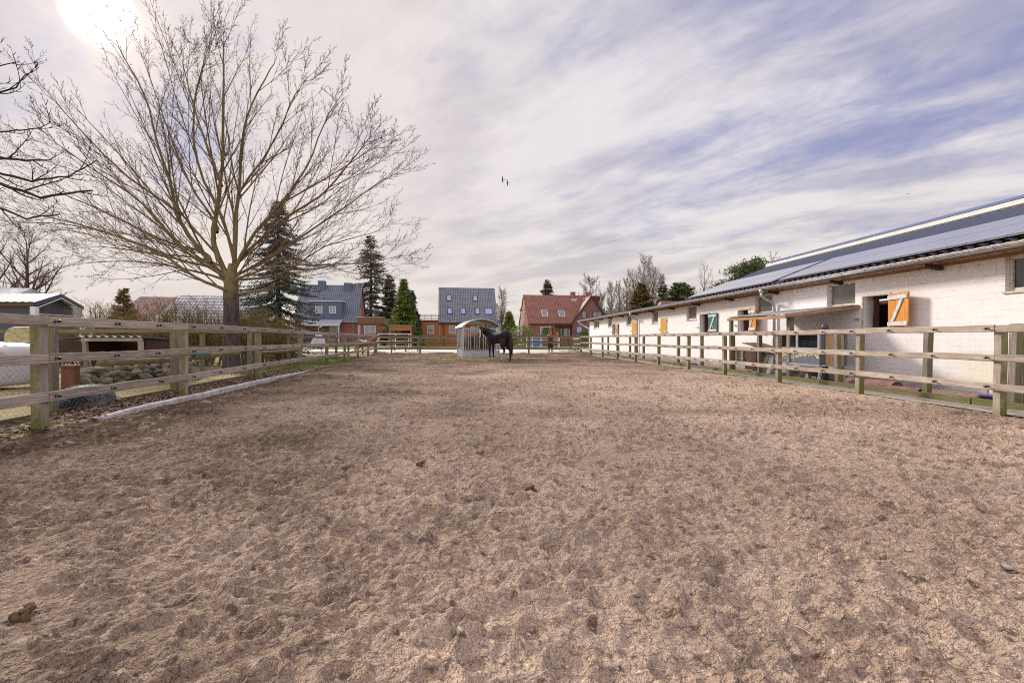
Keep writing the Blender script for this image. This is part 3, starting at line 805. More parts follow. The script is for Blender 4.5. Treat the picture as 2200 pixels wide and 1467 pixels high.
# local x away, y to the sand
b = MB(); b.span((0, -.75, .45), (.04, 0, 1.34)); b.span((1.72, -.75, .45), (1.76, 0, 1.34)); b.span((.05, -.75, .45), (1.71, -.72, 1.34)); b.span((.05, -.71, .47), (1.71, -.02, .50)); b.span((.05, -.71, .86), (1.71, -.02, .88))
b.build('body', M['bluegrey'], hut)
b = MB(); b.bar((-.08, -.35, 1.36), (1.84, -.35, 1.40), .95, .035); b.build('lid', M['greypaint'], hut)
b = MB(); b.span((.0, .0, .83), (1.76, .05, .92)); b.span((0, 0, .40), (1.76, .05, .47)); b.span((0, 0, .92), (.07, .04, 1.33)); b.span((.85, 0, .92), (.93, .04, 1.33)); b.span((1.69, 0, .92), (1.76, .04, 1.33)); b.span((.07, 0, 1.27), (1.69, .04, 1.33))
b.build('frame', M['greypaint'], hut)
b = MB(); b.span((.02, .0, .475), (1.74, .02, .825)); lo_ = b.build('lower_panel', M['bluegrey'], hut)
b = MB(); rs = random.Random(4)
for i in range(140):
    x = rs.uniform(.05, 1.7); z = .70 + rs.gauss(0, .035) + .05 * math.sin(x * 4); s_ = rs.uniform(.01, .05)
    b.box((x, .023 + rs.uniform(0, .003), z), (s_ * 2, .004, s_ * .6), Matrix.Rotation(rs.uniform(-.5, .5), 3, 'Y'))
b.build('peeling_patch', M['straw'], lo_)
for x0, x1 in ((.07, .85), (.93, 1.69)):
    b = MB(); n = 16
    for i in range(n + 1): b.bar((x0 + (x1 - x0) * i / n, .02, .92), (x0 + (x1 - x0) * i / n, .02, 1.27), .004, .004)
    for i in range(9): b.bar((x0, .02, .92 + .35 * i / 8), (x1, .02, .92 + .35 * i / 8), .004, .004)
    b.build('mesh_door', M['black'], hut)
for x in (.05, 1.7):
    for y in (-.7, -.02): MB().bar((x, y, -.05), (x, y, .46), .06, .06).build('leg', M['greypaint'], hut)
b = MB(); b.span((-.035, -.62, .42), (-.01, -.12, 1.27)); board = b.build('side_board', M['ply'], hut)
b = MB(); b.span((1.0, -.65, -.02), (1.62, -.6, .40)); b.span((.55, -.66, -.02), (.95, -.61, .38)); b.build('under_board', M['darkwood'], hut)
# purple kettle-shaped pot on the lid
b = MB(); b.lathe([(0, 0), (.10, 0), (.12, .06), (.118, .13), (.09, .19), (.05, .215), (0, .22)], n=20)
M['purple'] = simple('purple_plastic', (.11, .05, .10), (.08, .04, .075), 6, rough=.4, bump=0)
pot = thing('pot', 'purple plastic pot with a ring handle standing on the grey hutch', 'pot', (9.0 - .075 * 12.9 - .0, 12.75, 1.40))
pot.scale = (.75, .75, .85)
pot.location = (9.36 - .075 * 12.6, 12.52, 1.385)
b.build('body', M['purple'], pot, smooth=True)
MB().tube([(.045 * math.cos(q), 0, .21 + .06 * math.sin(q)) for q in np.linspace(-.2, math.pi + .2, 12)], .007, 6).build('handle', M['purple'], pot)
# two small wheels of a hand cart
cart = thing('hand_cart', 'small grey wheeled frame parked below the hutch near the mossy edging', 'cart', (8.87 - .075 * 12.2, 12.05, 0))
for y in (0, .5):
    b = MB(); b.tube([(.0, y + .10 * math.cos(q), .12 + .10 * math.sin(q)) for q in np.linspace(0, 2 * math.pi, 25)], .018, 6, cap=False)
    w_ = b.build('wheel', M['black'], cart)
    MB().tube([(-.01, y, .12), (.012, y, .12)], [.085, .085], 20).build('rim', M['galv'], w_)
MB().bar((.05, -.05, .14), (.05, .6, .14), .03, .03).build('axle_bar', M['galv'], cart)
# old weathered hutch, left one
oh = thing('rabbit_hutch', 'old weathered wooden hutch with a sagging lid further along under the lean-to', 'hutch', (9.45 - .075 * 15.0, 14.6, 0), math.pi / 2 + RA)
b = MB(); b.span((1.9, -.6, .25), (2.5, 0, .78)); b.build('box', M['old'], oh)
b = MB(); b.bar((1.85, -.3, .84), (2.55, -.3, .80), .75, .03); b.build('box_lid', M['galv'], oh)
b = MB(); b.bar((.0, -.3, .70), (1.85, -.3, 1.02), .72, .025); b.bar((.05, -.28, .80), (1.5, -.28, .93), .5, .03); b.build('sagging_lid', M['old'], oh)
for i, (x, t_) in enumerate(((.2, .12), (.6, .16), (.9, .08), (1.35, .1))):
    b = MB(); b.bar((x, -.1, .0), (x + t_, -.35, .85), .30, .03, up=(0, 1, 0)) ; b.build('leaning_board', M['greypaint'] if i % 2 else M['old'], oh)
b = MB(); b.span((1.2, -.58, .1), (1.85, -.05, .8)); b.build('side_box', M['darkwood'], oh)
def bowl(label, loc, m, r=.13, h=.07):
    b = MB(); b.lathe([(0, .0), (r * .8, 0), (r, h), (r + .012, h), (r + .012, h - .01), (r * .84, -.002), (r * .78, .008), (r - .012, h - .004)], n=24)
    o = b.build('feed_bowl', m, smooth=True); o.location = loc; return tag(o, label, 'bowl')
M['blue'] = simple('blue_plastic', (.03, .05, .36), (.02, .04, .25), 6, rough=.35, bump=0)
M['violet'] = simple('violet_plastic', (.13, .06, .34), (.1, .05, .27), 6, rough=.35, bump=0)
bowl('blue plastic bowl on the dirt behind the right fence far from the camera', (7.75, 19.9, .0), M['blue'], .19, .10)
bowl('violet plastic dish on the dirt beside the nearest right fence post', (9.27, 9.05, .01), M['violet'], .15, .05)
def halfpipe(label, loc, rz, L, r, m):
    b = MB()
    for rr in (r, r - .018):
        for x in (0, L):
            for j in range(13): b.v.append((x, rr * math.cos(math.pi * j / 12), rr * math.sin(math.pi * j / 12)))
    for j in range(12):
        b.f += [(j, j + 1, 13 + j + 1, 13 + j), (26 + j, 39 + j, 39 + j + 1, 26 + j + 1), (j, 26 + j, 26 + j + 1, j + 1), (13 + j, 13 + j + 1, 39 + j + 1, 39 + j)]; b.m += [0] * 4
    o = b.build('ridge_tile_tunnel', m, smooth=False); o.location = loc; o.rotation_euler = (0, 0, rz); return tag(o, label, 'tile')
M['clay'] = simple('brown_clay', (.30, .15, .12), (.20, .10, .085), 5)
halfpipe('large reddish clay half pipe lying hollow side down by the stable wall', (9.75 - .075 * 11.3, 10.75, -.01), R(97), 1.3, .19, M['clay'])
halfpipe('smaller dark clay half pipe lying by the stable wall nearer the camera', (9.55 - .075 * 10, 10.0, -.01), R(100), .9, .11, M['clay'])
# ------------------------------------------------------------ trees
def bark(name, c1, c2, moss=None, tip=None):
    m, t, b = mat(name)
    P = t.new('ShaderNodeTexCoord').outputs['Object']; x, y, z = t.xyz(P)
    n = t.noise(t.mapv(P, (1, 1, .3)), 9, 7, .65); n2 = t.noise(P, 2.6, 5, .65)
    col = t.mix(t.step(n, .35, .65), c2, c1)
    if moss:
        col = t.mix(t.math('MULTIPLY', t.step(n2, .36, .58, 0, .9), t.step(z, moss[1], moss[2])), col, moss[0])
    t.put(b.inputs['Base Color'], col); b.inputs['Roughness'].default_value = .9; b.inputs['Specular IOR Level'].default_value = .15
    t.put(b.inputs['Normal'], t.bump(t.noise(t.mapv(P, (1, 1, .25)), 22, 5, .7), .8, .02))
    return m
M['bark'] = bark('dark_maple_bark', (.12, .09, .075), (.045, .038, .038), ((.24, .20, .06), 2.2, 3.3))
M['limb'] = bark('ochre_mossy_limb_bark', (.245, .185, .085), (.15, .11, .065))
M['twig'] = simple('brown_twig_bark', (.13, .085, .07), (.09, .06, .05), 2, rough=.9, bump=0, spec=.1)
M['twig2'] = simple('grey_twig_bark', (.30, .25, .21), (.19, .155, .13), 2, rough=.9, bump=0, spec=.1)
M['limb2'] = bark('thin_branch_bark', (.17, .12, .07), (.10, .07, .05))
M['olive'] = simple('olive_twig_bark', (.24, .19, .07), (.14, .105, .045), 1.5, rough=.9, bump=0, spec=.1)
M['darktwig'] = simple('purplish_dark_bark', (.075, .045, .045), (.045, .03, .03), 8, rough=.8, bump=0, spec=.1)

def rvec(rs): return Vector((rs.gauss(0, 1), rs.gauss(0, 1), rs.gauss(0, 1))).normalized()
def sample(pts, f):
    n = len(pts) - 1; k = min(n - 1, int(f * n)); return pts[k].lerp(pts[k + 1], f * n - k), (pts[k + 1] - pts[k]).normalized()
def grow(b, rs, p, d, L, r, lvl, cfg, rec=None):
    """one branch and, down the levels, its side branches"""
    n = cfg['seg'][lvl]; pts = [Vector(p)]; q = Vector(p); d = d.normalized()
    for i in range(n):
        d = (d + rvec(rs) * cfg['wob'][lvl] + Vector((0, 0, cfg['up'][lvl])) ).normalized()
        q = q + d * (L / n); pts.append(q)
    rad = [r * (1 - .78 * i / n) for i in range(n + 1)]
    b[min(lvl, len(b) - 1)].tube(pts, rad, cfg['n'][lvl], cap=False)
    if lvl + 1 < len(cfg['cnt']): branches(b, rs, pts, rad, L, lvl, cfg)
    elif cfg.get('bud'):
        b[-1].tube([pts[-1], pts[-1] + d * r * 9], [r * 1.7, r * .6], 3, cap=False)
def branches(b, rs, pts, rad, L, lvl, cfg, f0=None):
    c = cfg['cnt'][lvl + 1]; c = max(1, int(c * rs.uniform(.75, 1.25)))
    f0 = cfg['f0'][lvl + 1] if f0 is None else f0
    ph = rs.uniform(0, 6.3)
    for i in range(c):
        f = f0 + (1 - f0) * (i + rs.random()) / c
        f = min(f, .995)
        o, t = sample(pts, f); ph += 2.4
        s = t.orthogonal().normalized(); s = Matrix.Rotation(ph, 3, t) @ s
        a = R(cfg['ang'][lvl + 1]) * rs.uniform(.7, 1.3)
        dd = t * math.cos(a) + s * math.sin(a)
        l = L * cfg['len'][lvl + 1] * (1.15 - .75 * f) * rs.uniform(.7, 1.2)
        rr = max(cfg['rmin'], rad[min(len(rad) - 1, int(f * (len(rad) - 1)))] * cfg.get('rk', .55))
        grow(b, rs, o, dd, l, rr, lvl + 1, cfg)

rs = random.Random(7)
YT = 17.0
maple = thing('tree', 'huge bare spreading tree with ochre limbs behind the left fence', 'tree', (497 / 1000 * 0 + (497 - 1100) / FPX * YT, YT, 0))
O = Vector(maple.location)
def L_(poly, dy, curve=0.0):
    out = []; n = len(poly)
    for i, (px, py) in enumerate(poly):
        f = i / (n - 1); Y = YT + dy * (f ** 1.15)
        out.append(at(px, py, Y) - O)
    # refine with Catmull-Rom
    P = [out[0] * 2 - out[1]] + out + [out[-1] * 2 - out[-2]]; res = []
    for i in range(1, len(P) - 2):
        for k in range(3):
            t = k / 3; a, b_, c, d = P[i - 1:i + 3]
            res.append(.5 * ((2 * b_) + (c - a) * t + (2 * a - 5 * b_ + 4 * c - d) * t * t + (3 * b_ - a - 3 * c + d) * t ** 3))
    res.append(out[-1]); return res
limbs = [
 ([(486, 634), (476, 620), (422, 596), (359, 554), (275, 516), (169, 482), (63, 459), (-20, 436)], -1.0, .105),
 ([(490, 612), (482, 598), (448, 556), (405, 505), (380, 455), (367, 396), (338, 303), (313, 206), (266, 120), (252, 90)], .8, .16),
 ([(455, 566), (439, 543), (363, 522), (275, 480), (211, 450), (127, 412), (42, 370), (-10, 330)], 2.6, .085),
 ([(384, 468), (380, 455), (275, 379), (203, 311), (139, 239), (76, 163)], -1.2, .085),
 ([(496, 608), (490, 594), (460, 522), (469, 438), (477, 379), (481, 290), (482, 184), (481, 110), (482, 90)], -.5, .17),
 ([(466, 500), (464, 480), (405, 387), (367, 290), (329, 184), (303, 110)], 2.0, .09),
 ([(500, 606), (503, 586), (507, 480), (515, 404), (520, 311), (541, 227), (583, 152), (598, 125)], .9, .15),
 ([(503, 590), (511, 565), (549, 501), (604, 438), (659, 362), (697, 269), (739, 197)], -1.6, .12),
 ([(504, 616), (515, 598), (591, 573), (676, 569), (781, 565), (862, 548)], -2.2, .085),
 ([(504, 600), (511, 590), (591, 548), (676, 489), (752, 438), (824, 387), (862, 372)], 1.6, .10),
 ([(500, 644), (511, 636), (570, 620), (634, 586), (700, 575)], 1.2, .075),
 ([(518, 420), (519, 408), (591, 303), (634, 206), (676, 155)], -1.0, .08),
 ([(600, 445), (604, 438), (718, 375), (803, 320), (840, 300)], 2.4, .07),
 ([(478, 400), (440, 300), (410, 200), (396, 140), (399, 105)], 3.2, .08),
 ([(505, 560), (480, 470), (425, 350), (420, 220), (438, 140), (444, 112)], -3.6, .09),
 ([(512, 560), (600, 480), (690, 420), (770, 330), (790, 290)], -3.8, .09),
 ([(495, 600), (400, 540), (310, 440), (210, 370), (110, 300)], -4.2, .09),
 ([(500, 600), (450, 560), (330, 545), (220, 530), (120, 540)], 4.5, .07),
 ([(482, 600), (400, 578), (300, 562), (180, 566), (90, 585)], 2.6, .07),
 ([(460, 575), (380, 556), (250, 505), (100, 478), (-20, 490)], 1.2, .08),
 ([(505, 600), (600, 590), (700, 530), (800, 500), (850, 470)], 4.4, .07),
]
bt = MB(); bl = MB(); bc = MB(); btw = MB()
bt.tube([(0, 0, -.1), (.0, 0, .15), (0, 0, .6), (.01, 0, 1.6), (-.0, 0, 2.5), (-.02, 0, 2.95)], [.38, .31, .28, .262, .25, .245], 18, ref=(1, 0, 0))
bt.build('trunk', M['bark'], maple, smooth=True)
cfg = dict(seg=[0, 7, 5, 4, 3], wob=[0, .06, .10, .15, .2], up=[0, .035, .05, .05, .06], n=[8, 5, 4, 3, 3], cnt=[0, 14, 8, 6, 3],
           f0=[0, .14, .12, .12, .15], ang=[0, 21, 25, 34, 42], len=[0, .50, .42, .38, .42], rmin=.0060, rk=.5)
for poly, dy, r0 in limbs:
    pts = L_(poly, dy); n = len(pts)
    Ln = sum((pts[i + 1] - pts[i]).length for i in range(n - 1))
    rad = [.70 * r0 * max(.10, (1 - .93 * (i / (n - 1)) ** .85)) for i in range(n)]
    pts = [p + rvec(rs) * .02 for p in pts]
    bl.tube(pts, rad, 9, cap=False)
    branches([bl, bl, bc, btw, btw], rs, pts, rad, Ln, 0, cfg, f0=.14 if r0 > .1 else .1)
bl.tube([(-.02, 0, 2.6), (0, 0, 3.0), (.03, 0, 3.5), (.02, 0, 3.9)], [.25, .245, .2, .1], 14, ref=(1, 0, 0))
lm = bl.build('limbs', M['limb'], maple, smooth=True)
bc.build('branches', M['limb2'], lm); btw.build('crown', M['twig'], maple)
# pigeon in the tree
pg = thing('pigeon', 'plump grey pigeon perched in the bare crown of the huge tree', 'bird', at(485, 333, 16.85))
b = MB(); b.tube([(-.17, 0, -.07), (-.10, 0, -.03), (0, 0, 0), (.08, 0, .035), (.12, 0, .06)], [(.012, .03), (.045, .045), (.075, .07), (.06, .055), (.03, .03)], 10)
b.tube([(.08, 0, .05), (.115, 0, .09), (.14, 0, .095), (.165, 0, .085)], [.035, .033, .022, .006], 8)
M['pigeon'] = simple('pigeon_feathers', (.20, .21, .24), (.30, .28, .29), 12, rough=.8, bump=0)
b.build('body', M['pigeon'], pg, smooth=True); MB().tube([(.0, 0, -.05), (.0, 0, -.12)], .008, 5).build('leg', M['darktwig'], pg)

def baretree(label, px, Y, h, spread, seed, m='twig2', lv=(1, 9, 8, 6), group=None, trunk=.0, r0=None, tf=.28, rmin=.014, lean=(0, 0), X=None, ang=38, name='tree'):
    rs = random.Random(seed)
    X = (px - 1100) / FPX * Y if X is None else X
    t = thing(name, label, 'tree', (X, Y, -.1), group=group)
    r0 = r0 or h * .022; b0 = MB(); b1 = MB(); b2 = MB()
    pts = [Vector((lean[0] * f, lean[1] * f, h * f)) + Vector((rs.gauss(0, .01), rs.gauss(0, .01), 0)) * h * f for f in (0, .12, .25, .4, .6, .8, .97)]
    rad = [r0 * (1.15 - 1.1 * f) for f in (0, .12, .25, .4, .6, .8, 1)]; rad[-1] = rmin
    b0.tube(pts, rad, 8, cap=False)
    cfg = dict(seg=[0, 6, 4, 3], wob=[0, .10, .16, .2], up=[0, .09, .05, .03], n=[7, 5, 3, 3], cnt=list(lv), f0=[0, tf, .2, .15], ang=[0, ang, 38, 42],
               len=[0, spread / h, .42, .45], rmin=rmin, rk=.5)
    branches([b0, b1, b1, b2], rs, pts, rad, h, 0, cfg)
    b0.build('trunk', M[m], t, smooth=True)
    b1.v += b2.v[:0]; k = len(b1.v); b1.f += [tuple(i + k for i in f) for f in b2.f]; b1.v += b2.v; b1.m += b2.m
    b1.build('crown', M[m], t)
    return t
baretree('bare dark tree with forked trunk standing behind the grey barn on the far left', 58, 85, 20.3, 11.0, 3, 'twig', (1, 24, 12, 9), rmin=.022, tf=.26, ang=48, r0=.5)
baretree('smaller bare tree at the left image edge behind the barn', -15, 90, 20.5, 11, 5, 'twig', (1, 18, 10, 8), rmin=.022, tf=.3, ang=45, r0=.5)
baretree('bare birch with fine drooping twigs right behind the red tiled house', 1268, 112, 15.2, 6.5, 8, 'twig2', (1, 34, 14, 10), rmin=.034, tf=.32, ang=45)
g_ = 'bare trees behind the far end of the stable'
for i, (px, Y, h, s_) in enumerate([(1293, 118, 12, 5), (1313, 112, 14, 5), (1330, 120, 15, 5.5), (1346, 110, 15, 5), (1362, 121, 17.5, 7), (1384, 116, 20, 9), (1402, 119, 18.5, 8), (1418, 114, 16, 6), (1432, 120, 12, 5)]):
    baretree('slender bare grey tree in the row beyond the far end of the stable' if h < 17 else 'taller bare grey tree in the row beyond the far end of the stable', px, Y, h, s_, 20 + i, 'twig2', (1, 30, 12, 8), g_ if h < 17 else g_ + ', tall', rmin=.034, tf=.15, ang=30, r0=.24)
baretree('pale bare tree between the grey roofed house and the red tiled house', 1078, 88, 9.8, 4.5, 41, 'twig2', (1, 30, 12, 7), rmin=.028, tf=.12, ang=24, r0=.18)
baretree('small bare sapling in front of the orange garden shed', 847, 47, 3.6, 1.9, 44, 'olive', (1, 16, 8, 4), rmin=.008, tf=.25, ang=45, r0=.06)
baretree('bare pale treetop showing behind the stable roof beside the pines', 1512, 70, 11.6, 5, 45, 'twig2', (1, 14, 9, 6), rmin=.018, tf=.3, ang=40)
baretree('leafless pale treetop rising behind the ridge of the stable roof', 1660, 60, 12.2, 4, 46, 'twig2', (1, 14, 8, 5), rmin=.016, tf=.4, ang=40)
# fruit tree outside the left edge whose branches reach in
ft = thing('fruit_tree', 'knobbly dark fruit tree whose upturned branches reach in at the left edge', 'tree', (-8.2, 6.4, 0))
b0 = MB(); b1 = MB(); rs = random.Random(12); O2 = Vector(ft.location)
b0.tube([(0, 0, -.1), (.03, 0, .8), (-.02, .03, 1.7), (0, 0, 2.3)], [.14, .11, .09, .07], 10)
b0.build('trunk', M['darktwig'], ft, smooth=True)
cf = dict(seg=[0, 7, 5, 3], wob=[0, .12, .12, .1], up=[0, .08, .22, .2], n=[6, 5, 4, 4], cnt=[0, 5, 5, 5], f0=[0, .2, .25, .1], ang=[0, 36, 50, 60], len=[0, .36, .26, .10], rmin=.0055, rk=.6)
for poly, r0 in (([(-280, 380), (-120, 350), (-30, 335), (60, 345), (110, 345)], .030), ([(-280, 400), (-120, 400), (0, 395), (90, 425), (200, 410)], .034), ([(-280, 380), (-150, 320), (-60, 290), (20, 285), (90, 275), (112, 262)], .018),
                 ([(-260, 330), (-120, 240), (-20, 210), (40, 190), (62, 160)], .022), ([(-240, 300), (-120, 180), (-30, 155), (45, 135)], .018), ([(-270, 420), (-120, 430), (-20, 440), (60, 470), (130, 460)], .026), ([(-270, 400), (-120, 380), (-10, 370), (70, 390), (150, 380), (210, 345)], .024)):
    Yb = 6.3 + rs.uniform(-.5, .5); pts = [at(px, py, Yb) - O2 for px, py in poly]
    P = [Vector((0, 0, 1.9 + rs.uniform(-.3, .4)))] + pts; q = []
    for i in range(len(P) - 1):
        for k in range(4): q.append(P[i].lerp(P[i + 1], k / 4) + rvec(rs) * .012)
    q.append(P[-1]); n = len(q); rad = [r0 * (1.2 - .95 * i / n) for i in range(n)]
    b0 = b1; b1.tube(q, rad, 6, cap=False); Ln = 2.4
    branches([b1, b1, b1, b1], rs, q, rad, Ln, 0, cf, f0=.45)
b1.build('crown', M['darktwig'], ft)

# bare hedge shrubs
def bush(label, X, Y, h, w, seed, m='olive', stems=16, group=None, cnt=(8, 6), rmin=.006, leaf=None):
    rs = random.Random(seed); t = thing('shrub', label, 'shrub', (X, Y, -.05), group=group); b0 = MB(); b1 = MB()
    cfg = dict(seg=[6, 4, 3], wob=[.10, .2, .22], up=[.03, .06, .05], n=[4, 3, 3], cnt=[0, cnt[0], cnt[1]], f0=[0, .2, .2], ang=[0, 45, 45], len=[0, .36, .5], rmin=rmin, rk=.55)
    for i in range(stems):
        a = rs.uniform(0, 6.3); rr = w * .25 * rs.random(); tilt = rs.uniform(.02, .55)
        d = Vector((math.cos(a) * tilt * w / h, math.sin(a) * tilt, 1))
        grow([b0, b1, b1], rs, Vector((math.cos(a) * rr, math.sin(a) * rr, 0)), d, h * rs.uniform(.75, 1.05), .016 * h / 2, 0, cfg)
    b0.build('stems', M[m], t); b1.build('twigs', M[m], t)
    if leaf:
        b = MB()
        for i in range(leaf[1]):
            a = rs.uniform(0, 6.3); z = h * rs.random() ** .7; rr = w / 2 * math.sqrt(rs.random()) * (1 - .5 * (z / h) ** 2)
            p = Vector((math.cos(a) * rr, math.sin(a) * rr, z)); s_ = leaf[2]; u_ = rvec(rs) * s_; v_ = rvec(rs) * s_ * .6
            b.add([p - u_, p + v_, p + u_, p - v_], [(0, 1, 2, 3)])
        b.build('foliage', M[leaf[0]], t)
    return t
g_ = 'bare olive shrubs of the hedge behind the left fences'
hx = [(175, 20, 2.3), (215, 21, 2.9), (250, 20, 2.5), (290, 21, 2.6), (330, 20, 2.7), (372, 20.5, 3.0), (410, 20, 2.8), (450, 20.5, 3.0), (492, 21, 2.5), (528, 20.5, 2.7), (562, 20.5, 2.5), (598, 21.5, 1.9), (130, 21, 2.2), (95, 21, 1.5)]
for i, (px, Y, h) in enumerate(hx):
    bush('leafless olive brown shrub in the tangled hedge behind the left fences', (px - 1100) / FPX * Y, Y, h, 1.5, 60 + i, 'olive', 26, g_, (10, 7), .0055)
def leafmat(name, c1, c2, sc=3):
    m, t, b = mat(name); P = t.new('ShaderNodeTexCoord').outputs['Object']
    n = t.noise(P, sc, 4, .6); n2 = t.noise(P, sc * 9, 2, .6)
    col = t.mix(t.step(n, .35, .65), c2, c1); col = t.mix(t.step(n2, .4, .7, 0, .5), col, tuple(q * 1.5 for q in c1))
    t.put(b.inputs['Base Color'], col); b.inputs['Roughness'].default_value = .7; b.inputs['Specular IOR Level'].default_value = .25
    b.inputs['Subsurface Weight'].default_value = 0
    return m
M['spruceb'] = leafmat('blue_spruce_needles', (.105, .15, .12), (.085, .095, .055), 1.2)
M['spruced'] = leafmat('dark_conifer_needles', (.085, .095, .05), (.15, .115, .065), .5)
M['spruceg'] = leafmat('green_conifer_needles', (.20, .26, .045), (.11, .155, .035), .7)
M['brownc'] = leafmat('brownish_conifer_needles', (.20, .165, .06), (.20, .11, .05), .4)
M['pine'] = leafmat('pine_needles', (.10, .13, .045), (.07, .09, .04), .5)
M['box'] = leafmat('green_leaves', (.075, .14, .02), (.05, .10, .02), 2)
M['trunkd'] = bark('dark_conifer_bark', (.12, .09, .07), (.06, .045, .035))
def conifer(label, px, Y, ztop, r, seed, m='spruced', zb=.4, nb=60, leaf=.12, dens=26, droop=.35, shape=1.0, X=None, trunk=.012, group=None, gap=0.0, up=0.0, name='conifer'):
    rs = random.Random(seed); X = (px - 1100) / FPX * Y if X is None else X
    t = thing(name, label, 'tree', (X, Y, -.1), group=group)
    b = MB(); b.tube([(0, 0, 0), (0, 0, ztop * .5), (0, 0, ztop)], [ztop * trunk * 1.6, ztop * trunk, .02], 7)
    c = MB()
    for i in range(nb):
        f = (i + rs.random()) / nb; z = zb + (ztop - zb) * f ** .92
        if rs.random() < gap: continue
        rr = r * (1 - f) ** shape * rs.uniform(.72, 1.12) + .05 * r
        for k in range(rs.choice((4, 5, 6))):
            a = rs.uniform(0, 6.3); dirv = Vector((math.cos(a), math.sin(a), 0)); L = rr * rs.uniform(.75, 1.1)
            n = 5; pts = []
            for j in range(n + 1):
                s_ = j / n; pts.append(Vector((0, 0, z)) + dirv * (L * s_) + Vector((0, 0, (-droop * s_ + (droop * .5 + up) * s_ * s_) * L)))
            b.tube(pts, [ztop * trunk * .28 * (1 - .8 * j / n) * (1 - f * .6) for j in range(n + 1)], 3, cap=False)
            side = Vector((-dirv.y, dirv.x, 0)); nl = max(6, int(dens * L / r * 3.2))
            for j in range(nl):
                s_ = (.12 + .88 * (j + rs.random()) / nl); p, _t = sample(pts, min(.999, s_))
                for sg in (1, -1):
                    w = leaf * rs.uniform(1.4, 3.2) * (1.25 - .5 * s_)
                    d2 = (dirv * rs.uniform(.3, .9) + side * sg * rs.uniform(.5, 1) + Vector((0, 0, rs.uniform(-.9, .3)))).normalized()
                    n2 = (Vector((0, 0, 1)) + rvec(rs) * .7).cross(d2).normalized() * leaf * rs.uniform(.18, .34)
                    e = p + d2 * w
                    c.add([p - n2 * .4, p + d2 * w * .5 - n2, e, p + d2 * w * .5 + n2], [(0, 1, 2, 3)])
    b.build('trunk', M['trunkd'], t); c.build('crown', M[m], t)
    return t
conifer('tall blue green spruce right behind the huge bare tree trunk', 598, 30, 10.2, 3.5, 1, 'spruceb', .5, 76, .11, 24, .45, .8)
conifer('very tall dark conifer behind the house with the blue dormer', 797, 100, 23.5, 6.4, 2, 'spruced', 1, 62, .30, 15, .25, .6, gap=.12)
conifer('narrower dark conifer touching the very tall one behind the house', 838, 104, 15.5, 3.8, 12, 'spruced', 1, 40, .32, 22, .3, .8)
conifer('bright green conifer left of the house with the grey tiled roof', 868, 72, 10.6, 3.1, 3, 'spruceg', .4, 66, .2, 26, .3, .8)
conifer('dark green conifer partly behind the bright green one', 884, 78, 9.4, 2.3, 13, 'spruced', .4, 50, .22, 24, .35, .8)
conifer('small bushy conifer between the two tiled houses', 1094, 74, 5.6, 1.7, 4, 'spruceg', .2, 36, .2, 18, .1, .7, up=.3)
conifer('sparse dark spruce top rising behind the ridge of the red tiled house', 1176, 108, 14.9, 5.2, 5, 'spruced', 4, 40, .3, 22, .35, 1.0)
conifer('small spire shaped conifer in the hedge in front of the two hidden roofs', 266, 34, 5.0, 1.5, 6, 'brownc', .3, 34, .13, 16, -.1, .9, up=.25)
conifer('broad brownish conifer in front of the tall bare trees behind the stable', 1378, 104, 13.8, 5.2, 7, 'brownc', .4, 60, .36, 26, .2, .7)
conifer('layered conifer with open tiers behind the stable end', 1424, 108, 14.6, 3.6, 8, 'spruced', .4, 40, .3, 20, .25, .85, gap=.2)
conifer('round topped dark pine above the stable roof to the right of the layered one', 1461, 100, 13.2, 5.2, 9, 'pine', 3, 50, .34, 26, -.1, .5, up=.3)
def pine(label, px, Y, ztop, seed, n=9, r=2.2, m='pine'):
    rs = random.Random(seed); t = thing('pine', label, 'tree', ((px - 1100) / FPX * Y, Y, -.1)); b = MB(); c = MB()
    b.tube([(0, 0, 0), (.2, 0, ztop * .5), (0, 0, ztop)], [.3, .2, .05], 7)
    for i in range(n):
        z = ztop * (1 - .42 * rs.random() ** 1.1) - .5; a = rs.uniform(0, 6.3); L = r * rs.uniform(.4, 1.1) * (1.1 - .6 * (z / ztop) ** 6)
        e = Vector((math.cos(a) * L, math.sin(a) * L, z)); b.tube([(0, 0, z - .8), e * .5 + Vector((0, 0, z * .5 - .2)), e], [.09, .06, .03], 4, cap=False)
        for k in range(190):
            p = e + Vector((rs.gauss(0, .55), rs.gauss(0, .55), rs.gauss(0, .26))); q = rvec(rs); q.z = abs(q.z) * .6; w = rvec(rs) * .06
            c.add([p - w, p + q * .28, p + w], [(0, 1, 2)])
            p2 = p + rvec(rs) * .1; c.add([p2 - w, p2 + rvec(rs) * .26, p2 + w], [(0, 1, 2)])
    b.build('trunk', M['trunkd'], t); c.build('crown', M[m], t)
pine('pine crown showing behind the stable roof, left of the pair', 1578, 48, 8.9, 31, 12, 2.0)
pine('pine crown touching the blue roof edge of the stable, right of the pair', 1622, 46, 9.4, 32, 12, 2.0)
bush('olive bushy shrub right of the feeder in front of the small conifer', 1.2, 60, 2.9, 4.5, 90, 'olive', 30, None, (9, 6), .014, ('spruceg', 1800, .09))
bush('bright green clipped shrub below the large window of the red brick house', 5.0, 68, 2.9, 1.8, 91, 'olive', 10, None, (6, 4), .012, ('box', 1500, .09))
bush('brownish bare shrub beside the lamp post and the red brick house', 3.6, 66, 2.2, 2.4, 92, 'twig2', 30, None, (8, 6), .012)
bush('low green shrub by the stable end in front of the red brick gable', 9.3, 60, 2.2, 2.0, 93, 'olive', 10, None, (6, 4), .012, ('box', 1500, .08))
bush('dark purple bare shrub at the corner of the red brick annex', -19.6, 72, 2.5, 2.6, 94, 'darktwig', 34, None, (9, 6), .013)
